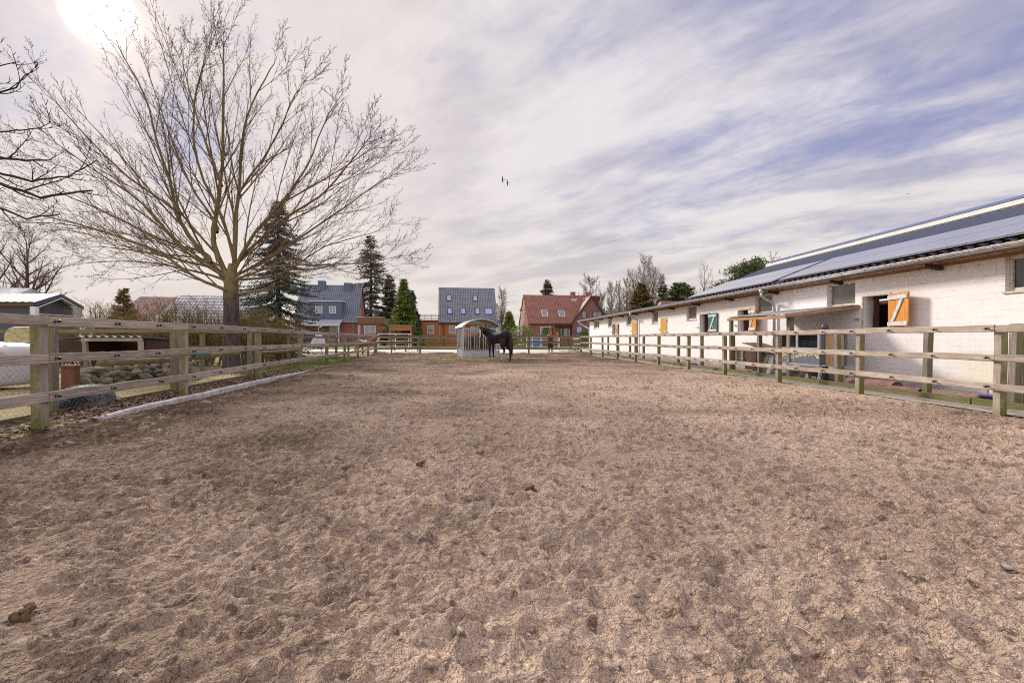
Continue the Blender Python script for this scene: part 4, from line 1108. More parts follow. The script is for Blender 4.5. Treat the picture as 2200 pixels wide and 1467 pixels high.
bush('pale leafed shrub beside the orange garden shed', -17.8, 70, 3.2, 2.0, 95, 'olive', 12, None, (6, 4), .012, ('spruceg', 900, .10))
bush('dark green hedge column left of the orange boarded annex', -15.5, 77, 4.4, 1.5, 96, 'olive', 10, None, (6, 4), .012, ('spruced', 5200, .12))
bush('brown thicket below the blue green spruce behind the left fence', -11.6, 23, 2.5, 2.6, 97, 'olive', 34, None, (10, 7), .007)
bush('low twiggy thicket to the right of the huge tree trunk', -11.6, 20.5, 2.3, 2.2, 98, 'olive', 34, None, (10, 7), .006)
# ------------------------------------------------------------ houses
def tilemat(name, c1, c2, c3, cw=.30, rh=.34, spot=None):
    m, t, b = mat(name)
    tc = t.new('ShaderNodeTexCoord').outputs['Object']; x, y, z = t.xyz(tc)
    fx = t.math('FRACT', t.math('DIVIDE', x, cw)); fz = t.math('FRACT', t.math('DIVIDE', z, rh))
    jx = t.step(fx, .0, .45); jz = t.step(fz, .0, .35)
    n = t.noise(tc, .7, 5, .6); n2 = t.noise(tc, 3.5, 3, .6)
    cell = t.new('ShaderNodeTexWhiteNoise', noise_dimensions='3D')
    t.put(cell.inputs['Vector'], t.comb(t.math('FLOOR', t.math('DIVIDE', x, cw)), t.math('FLOOR', t.math('DIVIDE', z, rh)), 0.0))
    col = t.mix(t.step(n, .35, .65), c1, c2); col = t.mix(t.math('MULTIPLY', cell.outputs['Value'], .45), col, c3)
    if spot: col = t.mix(t.step(n2, .62, .72, 0, .8), col, spot)
    sh = t.math('MULTIPLY', t.step(fx, 0, .35, .3, 1.1), t.step(fz, 0, .4, .3, 1.1))
    col = t.mix(1.0, col, gray(t, sh), 'MULTIPLY')
    t.put(b.inputs['Base Color'], col); b.inputs['Roughness'].default_value = .5; b.inputs['Specular IOR Level'].default_value = .4
    h = t.math('ADD', jx, jz); t.put(b.inputs['Normal'], t.bump(h, .8, .05))
    return m
def brickmat(name, c1, c2, mo):
    m, t, b = mat(name); tc = t.new('ShaderNodeTexCoord').outputs['Object']; x, y, z = t.xyz(tc)
    br = t.new('ShaderNodeTexBrick'); t.put(br.inputs['Vector'], t.comb(t.math('ADD', x, y), z, 0.0)); br.inputs['Scale'].default_value = 1
    br.inputs['Brick Width'].default_value = .24; br.inputs['Row Height'].default_value = .085; br.inputs['Mortar Size'].default_value = .008
    t.put(br.inputs['Color1'], c1); t.put(br.inputs['Color2'], c2); t.put(br.inputs['Mortar'], mo)
    col = t.mix(t.step(t.noise(tc, 1.2, 5, .6), .35, .7, 0, .35), br.outputs['Color'], tuple(q * .7 for q in c2))
    t.put(b.inputs['Base Color'], col); b.inputs['Roughness'].default_value = .85
    return m
M['tgrey'] = tilemat('grey_roof_tiles', (.175, .18, .20), (.135, .14, .16), (.27, .28, .31))
M['tblue'] = tilemat('blue_grey_roof_tiles', (.14, .15, .19), (.105, .115, .15), (.19, .20, .25), .34, .40)
M['tred'] = tilemat('red_roof_tiles', (.29, .105, .065), (.19, .075, .055), (.36, .145, .09), .30, .34, (.12, .055, .045))
M['tpale'] = tilemat('pale_grey_roof_tiles', (.50, .49, .50), (.38, .37, .38), (.62, .61, .62), .33, .36)
M['tfade'] = tilemat('faded_red_roof_tiles', (.36, .22, .18), (.28, .17, .14), (.42, .27, .22), .33, .36)
M['redbrick'] = brickmat('red_brick', (.33, .085, .055), (.24, .065, .05), (.36, .26, .22))
M['darkbrick'] = brickmat('purple_red_brick', (.24, .085, .075), (.17, .06, .06), (.30, .22, .20))
M['orbrick'] = brickmat('orange_brick', (.48, .20, .12), (.40, .15, .09), (.45, .36, .3))
M['orwall'] = simple('orange_weatherboard', (.46, .165, .065), (.38, .13, .05), 1.5, (1, 1, 9), rough=.7, bump=.5, bs=6, bd=.02)
M['slate'] = simple('blue_slate_cladding', (.115, .14, .205), (.085, .105, .16), 5, rough=.6, bump=.5, bs=20, bd=.02)
M['wframe'] = simple('white_window_frame', (.80, .79, .80), rough=.5, bump=0)
M['dframe'] = simple('dark_window_frame', (.06, .045, .045), rough=.5, bump=0)
M['brown'] = simple('brown_balcony_boards', (.25, .13, .06), (.18, .09, .045), 2, (1, 1, 8), rough=.7)
def gl(name, c):
    m, t, b = mat(name); t.put(b.inputs['Base Color'], c4(c)); b.inputs['Roughness'].default_value = .05; b.inputs['Specular IOR Level'].default_value = 1; b.inputs['Coat Weight'].default_value = 1; b.inputs['Coat Roughness'].default_value = .03
    return m
M['hglass'] = gl('house_glass', (.05, .055, .07)); M['skyglass'] = gl('skylight_glass', (.22, .27, .52)); M['blueglass'] = gl('blue_tinted_glass', (.16, .20, .38))
HR = R(8.6)
def win(parent, x, z, w, h, y=0.0, fm='wframe', gm='hglass', nx=1, nz=1, ft=.09, name='window', axis='x', dep=.06):
    """a window on the wall plane: local x along, y out of the wall towards -y"""
    P = (lambda a, d, c: (a, y - d, c)) if axis == 'x' else (lambda a, d, c: (y + d, a, c))
    b = MB(); x0, x1, z0, z1 = x - w / 2, x + w / 2, z - h / 2, z + h / 2
    sp = lambda a0, a1, c0, c1, d=dep: b.span(P(a0, .004, c0), P(a1, d, c1))
    sp(x0, x1, z0, z0 + ft); sp(x0, x1, z1 - ft, z1); sp(x0, x0 + ft, z0 + ft, z1 - ft); sp(x1 - ft, x1, z0 + ft, z1 - ft)
    for i in range(1, nx): sp(x0 + w * i / nx - .035, x0 + w * i / nx + .035, z0 + ft, z1 - ft, dep - .005)
    for i in range(1, nz): sp(x0 + ft, x1 - ft, z0 + h * i / nz - .03, z0 + h * i / nz + .03, dep - .01)
    o = b.build(name, M[fm], parent)
    g = MB(); g.span(P(x0 + ft, .006, z0 + ft), P(x1 - ft, .02, z1 - ft)); g.build('pane', M[gm], o)
    return o
def slope_quad(b, x0, x1, y0, z0, y1, z1, th=.12, m=0):
    n = Vector((0, -(z1 - z0), (y1 - y0))).normalized() * -th
    if n.z > 0: n = -n
    A = [Vector((x0, y0, z0)), Vector((x1, y0, z0)), Vector((x1, y1, z1)), Vector((x0, y1, z1))]
    b.add(A + [a + n for a in A], [(0, 1, 2, 3), (7, 6, 5, 4), (0, 4, 5, 1), (1, 5, 6, 2), (2, 6, 7, 3), (3, 7, 4, 0)], m)
def skylight(parent, x, f, w, h, y0, z0, y1, z1, gm='skyglass', fm='dframe'):
    d = Vector((0, y1 - y0, z1 - z0)).normalized(); c = Vector((x, y0 + (y1 - y0) * f, z0 + (z1 - z0) * f)); n = Vector((0, -d.z, d.y))
    rot = Matrix((Vector((1, 0, 0)), d, n)).transposed()
    b = MB(); t = .09
    for q, s_ in (((-w / 2, 0), (t, h)), ((w / 2, 0), (t, h)), ((0, -h / 2), (w - t - .004, t)), ((0, h / 2), (w - t - .004, t))):
        b.box(c + rot @ Vector((q[0], q[1], .06)), (s_[0], s_[1], .14), rot)
    o = b.build('skylight', M[fm], parent)
    g = MB(); g.box(c + rot @ Vector((0, 0, .07)), (w - t - .01, h - t - .01, .04), rot); g.build('pane', M[gm], o)
def gable_body(h, x0, x1, d, ze_, zr_, mname, wall='wall', ov=.0):
    b = MB(); yy0, yy1 = .25, 2 * d - .25
    b.add([(x0, yy0, -.1), (x1, yy0, -.1), (x1, yy0, ze_), (x0, yy0, ze_), (x0, yy1, -.1), (x1, yy1, -.1), (x1, yy1, ze_), (x0, yy1, ze_), (x0, d, zr_ - .25), (x1, d, zr_ - .25)],
          [(0, 1, 2, 3), (5, 4, 7, 6), (1, 5, 6, 9, 2), (4, 0, 3, 8, 7)])
    return b.build(wall, M[mname], h)
# middle house
h = thing('house', 'orange boarded house with a steep grey tiled roof and six skylights', 'house', (-12.64, 80, 0), HR)
gable_body(h, .15, 10.0, 5, 4.1, 10.35, 'orwall')
b = MB(); slope_quad(b, 0, 10.25, -.15, 3.95, 5, 10.55); slope_quad(b, 0, 10.25, 10.15, 3.95, 5, 10.55); b.build('roof', M['tgrey'], h)
b = MB(); b.tube([(0, -.2, 3.9), (10.25, -.2, 3.9)], .07, 6); b.tube([(.5, -.2, 3.9), (.9, .1, 3.5), (.95, .12, 0)], .06, 6); b.build('gutter', M['darkwood'], h)
for fx, fv, w in ((.18, .68, .75), (.64, .68, .75), (.19, .31, .75), (.42, .31, .75), (.665, .31, .75), (.855, .31, 1.25)):
    skylight(h, 10.25 * fx, fv, w, 1.3 if w < 1 else 1.35, -.15, 3.95, 5, 10.55)
win(h, 2.35, 2.75, 1.15, 1.4, .25); win(h, 5.9, 2.9, .7, 1.0, .25); win(h, 7.2, 3.1, 1.2, .9, .25)
b = MB(); b.bar((4.5, -.6, 0), (4.5, -.6, 3.8), .2, .2); b.bar((8.4, -.6, 0), (8.4, -.6, 3.8), .2, .2); b.bar((8.3, -.6, 2.6), (7.6, -.6, 3.7), .14, .14); b.bar((4.4, -.6, 3.75), (9.9, -.6, 3.75), .2, .2); b.build('porch_frame', M['soffit'], h)
b = MB(); b.span((-3.35, .3, -.1), (.1, 7.5, 4.15)); an = b.build('annex', M['orwall'], h)
b = MB(); b.span((-3.45, .2, 4.155), (.05, 7.6, 4.38)); b.build('annex_edge', M['darkwood'], an)
win(h, -1.35, 2.75, 1.15, 1.45, .3)
b = MB()
for x in (-3.4, -2.3, -1.15, -.05): b.bar((x, .35, 4.38), (x, .35, 5.4), .08, .08)
for z in (4.6, 4.85, 5.1, 5.35): b.bar((-3.4, .35, z), (-.05, .35, z), .03, .10)
for z in (4.6, 4.85, 5.1, 5.35): b.bar((-3.4, .35, z), (-3.4, 6, z), .03, .10)
b.build('terrace_railing', M['greypaint'], h)
# red brick house
h = thing('house', 'red brick house with weathered red tiled roof and two chimneys', 'house', (2.9, 80, 0), HR)
b = MB(); b.add([(0, .2, -.1), (8, .2, -.1), (8, .2, 3.85), (0, .2, 3.85)], [(0, 1, 2, 3)])
b.build('wall', M['redbrick'], h)
b = MB(); b.add([(0, .2, -.1), (0, 9.8, -.1), (0, 9.8, 3.85), (0, 5, 9.0), (0, .2, 3.85)], [(4, 3, 2, 1, 0)]); b.add([(0, 9.8, 0), (14.6, 9.8, 0), (14.6, 9.8, 4), (0, 9.8, 4)], [(3, 2, 1, 0)]); b.build('gable_wall', M['orbrick'], h)
b = MB(); b.add([(7.56, -.3, -.1), (14.45, -.3, -.1), (14.45, -.3, 3.8), (11.0, -.3, 8.45), (7.56, -.3, 3.8), (7.56, .2, -.1), (7.56, .2, 3.8), (14.45, 9.8, -.1), (14.45, 9.8, 3.8)], [(0, 1, 2, 3, 4), (0, 4, 6, 5), (1, 7, 8, 2)]); b.build('front_gable', M['darkbrick'], h)
b = MB(); slope_quad(b, -.15, 4.1, -.1, 3.8, 5, 9.2); slope_quad(b, -.15, 14.6, 10.1, 3.8, 5, 9.2); 
slope_quad(b, 4.104, 12, -.02, 3.88, 5, 9.23); b.build('roof', M['tred'], h)
b = MB()
def gq(xa, za, xb, zb, ya, yb):
    n = Vector((-(zb - za), 0, xb - xa)).normalized() * .12
    if n.z < 0: n = -n
    A = [Vector((xa, ya, za)), Vector((xa, yb, za)), Vector((xb, yb, zb)), Vector((xb, ya, zb))]
    b.add(A + [a - n for a in A], [(3, 2, 1, 0), (4, 5, 6, 7), (0, 1, 5, 4), (1, 2, 6, 5), (2, 3, 7, 6), (3, 0, 4, 7)])
gq(7.3, 3.72, 11.0, 8.72, -.5, 5.2); gq(14.75, 3.72, 11.0, 8.72, -.5, 5.2)
o = b.build('gable_roof', M['tred2'] if 'tred2' in M else M['tred'], h)
b = MB(); b.bar((7.25, -.52, 3.55), (11.0, -.52, 8.62), .05, .22); b.bar((14.8, -.52, 3.55), (11.0, -.52, 8.62), .05, .22); b.build('verge_board', M['dframe'], h)
for x in (9.15, 11.9):
    b = MB(); b.span((x - .4, 4.4, 8.3), (x + .4, 5.2, 9.75)); c_ = b.build('chimney', M['redbrick'], h)
    b = MB(); b.span((x - .5, 3.9, 8.0), (x + .5, 4.38, 8.55)); b.span((x - .45, 4.35, 9.752), (x + .45, 5.25, 9.82)); b.build('flashing', M['galv'], c_)
for x in (3.1, 6.2): skylight(h, x, .33, 1.0, 1.5, -.1, 3.8, 5, 9.2, 'hglass', 'wframe')
win(h, 3.0, 2.55, 1.9, 1.5, .2, gm='hglass', nx=2); win(h, 6.3, 2.2, 1.5, 1.7, .2, 'dframe'); win(h, 7.15, 2.0, .5, 2.0, .2, 'dframe', name='door')
win(h, 9.75, 5.35, .9, 1.3, -.3, 'dframe'); win(h, 12.1, 5.45, 1.7, 1.0, -.3, 'dframe', nx=2); win(h, 8.85, 2.75, 1.1, 1.2, -.3, 'dframe', 'blueglass')
win(h, 4.2, 5.3, 1.3, 1.5, 0, axis='y', dep=-.06); win(h, 4.2, 2.2, 1.4, 1.0, 0, axis='y', dep=-.06)
b = MB(); b.span((4.6, -1.4, 3.35), (7.5, .19, 3.6)); b.bar((5.2, -1.2, 0), (5.2, -1.2, 3.34), .14, .14); b.build('porch_roof', M['darkwood'], h)
b = MB(); b.tube([(-.1, -.2, 3.75), (7.3, -.2, 3.75)], .06, 6); b.tube([(.1, -.2, 3.7), (-.25, .1, 3.0), (-.2, .1, 0)], .05, 6); b.build('gutter', M['dframe'], h)
# house with the blue dormer
h = thing('house', 'red brick house with blue grey tiled roof and slate blue box dormer', 'house', (-37.0, 78.6, 0), HR)
Wd = 10.6
gable_body(h, .2, Wd - .25, 5, 4.2, 10.6, 'redbrick')
b = MB(); slope_quad(b, 0, Wd, -.2, 4.15, 5, 10.9); slope_quad(b, 0, Wd, 10.2, 4.15, 5, 10.9); b.build('roof', M['tblue'], h)
b = MB(); b.span((2.7, .02, 4.5), (7.9, 3.9, 7.55)); dm = b.build('dormer', M['slate'], h)
b = MB(); b.span((2.6, -.1, 7.553), (8.0, 4.0, 7.68)); b.build('dormer_roof', M['wframe'], dm)
win(h, 4.2, 6.15, 1.15, 1.2, .02, nx=2, nz=3); win(h, 6.4, 6.15, 1.15, 1.2, .02, nx=2, nz=3)
b = MB(); slope_quad(b, 1.9, 8.1, -2.6, 3.5, -.02, 4.46, .1); b.build('canopy', M['greypaint'], h)
b = MB(); b.span((1.9, -2.72, 3.33), (8.1, -2.61, 3.51)); b.bar((7.95, -2.5, 0), (7.95, -2.5, 3.3), .14, .14); b.bar((2.1, -2.5, 0), (2.1, -2.5, 3.3), .14, .14); b.build('canopy_frame', M['wframe'], h)
win(h, 6.6, 2.2, 1.5, 2.6, .25, nx=4, name='glazed_door'); win(h, 4.6, 2.7, .9, .7, .25, 'dframe')
for x, w, zt in ((3.6, .6, 11.55), (8.1, .65, 11.25)):
    b = MB(); b.span((x - w, 4.1, 8.0), (x + w, 5.2, zt)); b.build('chimney', M['slate'], h)
b = MB(); b.tube([(7.7, -.3, 4.1), (Wd, -.3, 4.1)], .06, 6); b.tube([(9.7, -.25, 4.05), (9.75, .15, 3.7), (9.75, .15, 0)], .06, 6); b.build('gutter', M['galv'], h)
b = MB(); b.span((Wd - .2, -.2, -.1), (Wd + 4.2, 5, 3.65)); b.build('annex', M['redbrick'], h)
b = MB(); b.span((Wd - .1, -.45, 3.85), (Wd + 4.5, -.35, 4.85)); b.span((Wd + 4.4, -.35, 3.85), (Wd + 4.5, 5, 4.85)); b.span((Wd - .1, -.35, 3.655), (Wd + 4.4, 5.1, 3.85)); b.build('balcony', M['brown'], h)
b = MB(); b.bar((Wd - .1, -.4, 4.89), (Wd + 4.5, -.4, 4.89), .12, .06); b.build('balcony_rail', M['wframe'], h)
win(h, Wd + 2.0, 2.75, 1.95, 1.4, -.2, nx=2, nz=3); win(h, Wd + .25, 2.7, .3, 1.6, -.2)
win(h, 3.3, 5.6, 1.2, 1.6, Wd - .25, axis='y')
# hidden roofs behind the hedge
def far_house(label, X, Y, w, d, ze_, zr_, wm, rm, hip=0.0, rz=HR, chim=None):
    h = thing('house', label, 'house', (X, Y, 0), rz)
    b = MB(); b.span((.3, .3, -.1), (w - .3, 2 * d - .3, ze_)); b.build('wall', M[wm], h)
    b = MB(); b.add([(0, 0, ze_), (w, 0, ze_), (w, 2 * d, ze_), (0, 2 * d, ze_), (hip, d, zr_), (w - hip * .2, d, zr_)], [(0, 1, 5, 4), (2, 3, 4, 5), (1, 2, 5), (3, 0, 4), (3, 2, 1, 0)])
    b.build('roof', M[rm], h)
    if chim:
        b = MB(); b.span((chim - .6, d - 1.4, zr_ - 1.4), (chim + .6, d - .4, zr_ + .8)); b.build('chimney', M['slate'], h)
    return h
far_house('house with a pale glinting tiled roof behind the hedge left of the huge tree', -39.5, 50, 10.4, 4, 2.6, 6.2, 'redbrick', 'tpale', 1.6, chim=7.4)
far_house('house with a faded red tiled roof behind the hedge and the spire shaped conifer', -63, 70, 13.5, 5, 3.0, 8.0, 'orbrick', 'tfade', 3.6)
far_house('distant red roof peeking over the stable gutter in front of the conifers', 28.5, 88, 6, 3, 5.6, 8.6, 'redbrick', 'tred', 1.0, chim=None)
# grey barn on the left
h = thing('barn', 'grey barn with ribbed metal roof and dark gable at the left edge', 'barn', (-61.7, 60, 0), R(0))
gd = Vector((-.2, .98, 0)).normalized() * 8.2
def bp(a, g, z): return (a, 0, 0) if False else tuple(Vector((a, 0, 0)) + gd * g + Vector((0, 0, z)))
b = MB(); b.add([bp(-30, .04, -.1), bp(-.6, .04, -.1), bp(-.6, .04, 5.6), bp(-30, .04, 5.6), bp(-.6, .96, -.1), bp(-.6, .96, 5.6), bp(-.6, .5, 7.2)], [(0, 1, 2, 3), (1, 4, 5, 6, 2)])
M['bclad'] = simple('dark_grey_cladding', (.085, .085, .11), (.07, .07, .09), 2, (1, 1, 6), rough=.5); M['fascia'] = simple('brown_fascia', (.16, .065, .04), rough=.6)
b.build('wall', M['bclad'], h)
b = MB(); n = 60
for i in range(n + 1):
    a = -30 + 30.4 * i / n; dz = .05 if i % 2 else 0
    b.v += [bp(a, -.03, 5.9 + dz), bp(a, .5, 7.35 + dz), bp(a, 1.03, 5.9 + dz)]
for i in range(n): b.f += [(3 * i, 3 * i + 3, 3 * i + 4, 3 * i + 1), (3 * i + 1, 3 * i + 4, 3 * i + 5, 3 * i + 2)]; b.m += [0, 0]
M['bmetal'] = simple('pale_ribbed_metal', (.42, .43, .42), (.33, .34, .33), 2, rough=.4, metal=.2)
b.build('roof', M['bmetal'], h)
b = MB(); b.bar(bp(-30, -.04, 5.55), bp(.4, -.04, 5.55), .1, .35); b.build('fascia', M['fascia'], h)
b = MB(); b.add([bp(-60, 1.2, 7.0), bp(-12, 1.2, 7.0), bp(-15, 2.2, 9.6), bp(-60, 2.2, 10.6), bp(-12, 3.2, 7.0), bp(-60, 3.2, 7.0), bp(-60, 1.25, 0), bp(-12.5, 1.25, 0), bp(-12.5, 3.1, 0)], [(0, 1, 2, 3), (3, 2, 4, 5), (6, 7, 1, 0), (7, 8, 4, 2, 1)]); b.build('upper_roof', M['bmetal'], h)
b = MB(); b.bar(bp(.5, -.04, 5.65), bp(.5, .5, 7.1), .1, .5); b.bar(bp(.5, 1.04, 5.65), bp(.5, .5, 7.1), .1, .5); b.build('verge_board', M['bclad'], h)
b = MB(); b.bar(bp(.6, .03, 5.3), bp(.6, .5, 6.75), .1, .1); b.bar(bp(.6, 1.0, 5.3), bp(.6, .5, 6.75), .1, .1); b.bar(bp(.3, -.02, 0), bp(.3, -.02, 5.3), .7, .5); b.bar(bp(.3, .05, 4.4), bp(.3, .95, 4.4), .1, .12); b.build('trim', M['wframe'], h)
# orange garden shed
h = thing('garden_shed', 'open fronted orange garden shed behind the white rails', 'shed', (-17.4, 66, 0), R(4))
b = MB(); b.span((0, 0, 2.35), (3.1, .12, 3.0)); b.span((0, 0, -.1), (.14, .12, 2.34)); b.span((2.96, 0, -.1), (3.1, .12, 2.34)); b.build('front', M['orange2'] if 'orange2' in M else M['orwall'], h)
b = MB(); b.span((.0, .125, -.1), (.1, 2, 2.9)); b.span((3.0, .125, -.1), (3.1, 2, 2.9)); b.span((.105, 1.9, -.1), (2.995, 2, 2.9)); b.build('side_wall', M['fascia'], h)
b = MB(); b.span((-.15, -.15, 3.01), (3.25, 2.2, 3.12)); b.build('roof', M['greypaint'], h)
# ------------------------------------------------------------ animals
def bake(mb, name, mats, parent=None, voxel=.02, it=3, colfn=None, mw=None):
    o = mb.build('tmp', mats, None)
    r = o.modifiers.new('r', 'REMESH'); r.mode = 'VOXEL'; r.voxel_size = voxel; r.use_smooth_shade = True
    s = o.modifiers.new('s', 'SMOOTH'); s.iterations = it; s.factor = .6
    dg = bpy.context.evaluated_depsgraph_get(); dg.update()
    me = bpy.data.meshes.new_from_object(o.evaluated_get(dg)); me.name = name
    bpy.data.objects.remove(o)
    if not me.materials:
        me.materials.append(mats)
    if colfn:
        a = me.color_attributes.new('coat', 'FLOAT_COLOR', 'POINT')
        n = len(me.vertices); co = np.zeros(n * 3); me.vertices.foreach_get('co', co); co = co.reshape(-1, 3)
        a.data.foreach_set('color', colfn(co).astype(np.float32).ravel())
    return link(name, me, parent, mw=mw)
def coatmat(name, rough=.38, sheen=.0):
    m, t, b = mat(name)
    a = t.new('ShaderNodeAttribute', attribute_name='coat')
    P = t.new('ShaderNodeTexCoord').outputs['Object']
    col = t.mix(t.step(t.noise(P, 6, 4), .3, .7, 0, .3), a.outputs['Color'], tuple([.0, .0, .0]))
    t.put(b.inputs['Base Color'], col); b.inputs['Roughness'].default_value = rough; b.inputs['Specular IOR Level'].default_value = .2
    return m
M['coat'] = coatmat('horse_coat', .65); M['hair'] = simple('black_horse_hair', (.014, .012, .016), (.03, .022, .022), 3, (8, 8, 1), rough=.55, bump=.3, bs=30)
def seg_dist(co, a, b_):
    a = np.array(a); b_ = np.array(b_); d = b_ - a; t = np.clip(((co - a) @ d) / (d @ d), 0, 1); return np.linalg.norm(co - (a + t[:, None] * d), axis=1), t
def horse(label, loc, rz, neck, muzzle, sc=1.0, base=(.02, .015, .018), belly=(.045, .022, .018), point=(.008, .008, .01), socks=(), blaze=False, legs=None, hairm='hair', patch=None, tail_drop=1.25, halter=False, hock=(0, 0)):
    t = thing('horse', label, 'horse', loc, rz); t.scale = (sc, sc, sc)
    b = MB()
    b.tube([(-.80, 0, 1.27), (-.74, 0, 1.29), (-.62, 0, 1.30), (-.45, 0, 1.31), (-.25, 0, 1.27), (0, 0, 1.21), (.25, 0, 1.21), (.45, 0, 1.25), (.60, 0, 1.25), (.70, 0, 1.22), (.76, 0, 1.20)],
           [(.10, .09), (.21, .19), (.29, .265), (.315, .295), (.30, .29), (.315, .31), (.325, .29), (.345, .25), (.30, .22), (.2, .17), (.1, .1)], 16)
    nb = [Vector((.42, 0, 1.33))] + [Vector(q) for q in neck]; k = len(nb)
    rr = [(.26, .15), (.22, .125), (.17, .10), (.135, .085), (.115, .08)]
    b.tube(nb, [rr[min(i, 4)] for i in range(k)], 14, ref=(0, 0, 1) if True else None)
    pol = nb[-1]; mz = Vector(muzzle); hd = (mz - pol).normalized(); HL = (mz - pol).length
    # head: forehead faces away from the throat
    prev = (nb[-1] - nb[-2]).normalized(); fr = prev - hd * prev.dot(hd)
    if fr.length < .1: fr = Vector((0, 0, 1)) - hd * hd.z
    fr.normalize(); sd = hd.cross(fr)
    hp = [pol - hd * .04, pol + hd * .06, pol + hd * .20 - fr * .02, pol + hd * .34 - fr * .01, pol + hd * .46, pol + hd * (HL - .04), mz + hd * .0]
    b.tube(hp, [(.07, .07), (.115, .10), (.135, .098), (.095, .072), (.072, .055), (.068, .058), (.035, .035)], 12, ref=fr)
    for s_ in (1, -1):
        b.tube([pol + hd * .02 + sd * .06 * s_ + fr * .04, pol - hd * .07 + sd * .085 * s_ + fr * .07, pol - hd * .17 + sd * .085 * s_ + fr * .06], [(.03, .035), (.032, .03), (.008, .008)], 8)
        b.tube([pol + hd * .17 + sd * .085 * s_ + fr * .035, pol + hd * .21 + sd * .10 * s_ + fr * .04], [.035, .018], 8)
        y = .15 * s_
        hx, hz = hock
        dx_ = hx if s_ > 0 else hz
        b.tube([(-.50, y * .9, 1.22), (-.44, y * 1.15, 1.02), (-.45, y * 1.15, .84), (-.58 + dx_ * .3, y, .64), (-.66 + dx_ * .5, y * .95, .54), (-.655 + dx_ * .6, y * .95, .42), (-.64 + dx_ * .8, y * .95, .24), (-.63 + dx_, y * .95, .16), (-.58 + dx_, y * .95, .07), (-.565 + dx_, y * .95, .0)],
               [(.22, .13), (.22, .14), (.16, .10), (.085, .06), (.066, .05), (.045, .036), (.04, .034), (.047, .04), (.042, .042), (.062, .058)], 12, ref=(1, 0, 0))
        b.tube([(.50, y * .8, 1.15), (.50, y * .95, .92), (.485, y * .92, .74), (.49, y * .9, .55), (.49, y * .9, .48), (.475, y * .9, .34), (.475, y * .9, .18), (.50, y * .9, .09), (.51, y * .9, .0)],
               [(.19, .11), (.115, .085), (.075, .06), (.055, .05), (.056, .052), (.036, .034), (.045, .04), (.04, .04), (.06, .056)], 12, ref=(1, 0, 0))
    def colfn(co):
        n = len(co); c = np.tile(np.array(base + (1,)), (n, 1)); z = co[:, 2]
        f = np.clip((1.25 - z) / .35, 0, 1)[:, None] * np.clip((z - .75) / .2, 0, 1)[:, None]
        c[:, :3] = c[:, :3] * (1 - f) + np.array(belly) * f
        f = np.clip((.78 - z) / .15, 0, 1)[:, None]; c[:, :3] = c[:, :3] * (1 - f) + np.array(point) * f
        if patch:
            q = vnoise(co[:, 0] + 3, co[:, 2] + co[:, 1] * .6, 1.5, patch[1]); mk = q > patch[2]; c[mk, :3] = patch[0]
        leg = np.where(co[:, 0] < 0, 0, 2) + (co[:, 1] < 0)
        for li, hz_ in socks:
            mk = (leg == li) & (z < hz_); c[mk, :3] = (.62, .57, .50)
        c[z < .05, :3] = np.minimum(c[z < .05, :3], .2)
        if blaze:
            a = np.array(pol + hd * .10 + fr * .11); e = np.array(pol + hd * (HL - .06) + fr * .065); d, tt = seg_dist(co, a, e)
            mk = d < (.042 - .018 * np.abs(tt - .25) + .0); c[mk, :3] = (.75, .72, .72)
        return c
    body = bake(b, 'body', M['coat'], t, .018, 4, colfn)
    e = MB()
    for s_ in (1, -1): e.tube([pol + hd * .195 + sd * .094 * s_ + fr * .05, pol + hd * .2 + sd * .112 * s_ + fr * .052], [.017, .006], 8)
    e.build('eyes', M['black'], body)
    # tail and mane hair
    rs = random.Random(5); h = MB(); tz = 1.42
    for i in range(46):
        a = rs.uniform(0, 6.3); r_ = .055 * math.sqrt(rs.random()); ox = math.cos(a) * r_; oy = math.sin(a) * r_ * 1.3; L = tail_drop * rs.uniform(.82, 1)
        h.tube([(-.74, oy * .4, tz - .02), (-.83 + ox * .5, oy * .7, tz - .10), (-.88 + ox, oy, tz - .35), (-.88 + ox * 1.5, oy * 1.5, tz - .65 * L), (-.87 + ox * 1.2, oy * 1.4, tz - L)], [.03, .032, .03, .026, .006], 5)
    h.build('tail', M[hairm], t)
    h = MB()
    for i in range(60):
        f = (i + .5) / 60 * (k - 1); j = min(k - 2, int(f)); p = nb[j].lerp(nb[j + 1], f - j); tn = (nb[j + 1] - nb[j]).normalized()
        up_ = Vector((0, 0, 1)) - tn * tn.z; up_.normalize(); s2 = tn.cross(up_); ra = rr[min(j, 4)][0] * (1 - (f - j)) + rr[min(j + 1, 4)][0] * (f - j)
        q = p + up_ * (ra + .005)
        h.tube([q, q + s2 * .05 + up_ * .01, q + s2 * .10 - up_ * .08 - Vector((0, 0, rs.uniform(.0, .05))), q + s2 * .115 - up_ * .15], [.018, .02, .016, .004], 4)
    for i in range(8): q = pol + fr * .09 + sd * rs.uniform(-.03, .03); h.tube([q - hd * .06, q + fr * .02 + hd * .03, q + hd * .13 + sd * rs.uniform(-.03, .03) + fr * .03], [.014, .014, .003], 4)
    h.build('mane', M[hairm], t)
    if halter:
        w = MB(); ring = lambda c, ra, rb: [c + fr * (ra * math.cos(q)) + sd * (rb * math.sin(q)) for q in np.linspace(0, 2 * math.pi, 21)]
        w.tube(ring(pol + hd * .37 - fr * .005, .105, .078), .009, 5, cap=False); w.tube(ring(pol + hd * .06, .13, .112), .009, 5, cap=False)
        for s_ in (1, -1): w.tube([pol + hd * .06 + sd * .112 * s_, pol + hd * .22 + sd * .112 * s_, pol + hd * .37 + sd * .08 * s_], .008, 5)
        w.build('halter', M['leather'], t)
    return t
M['leather'] = simple('tan_leather', (.42, .26, .17), rough=.6, bump=0)
M['white_hair'] = simple('pale_horse_hair', (.55, .47, .38), (.35, .22, .12), 3, (8, 8, 1), rough=.6, bump=.2)
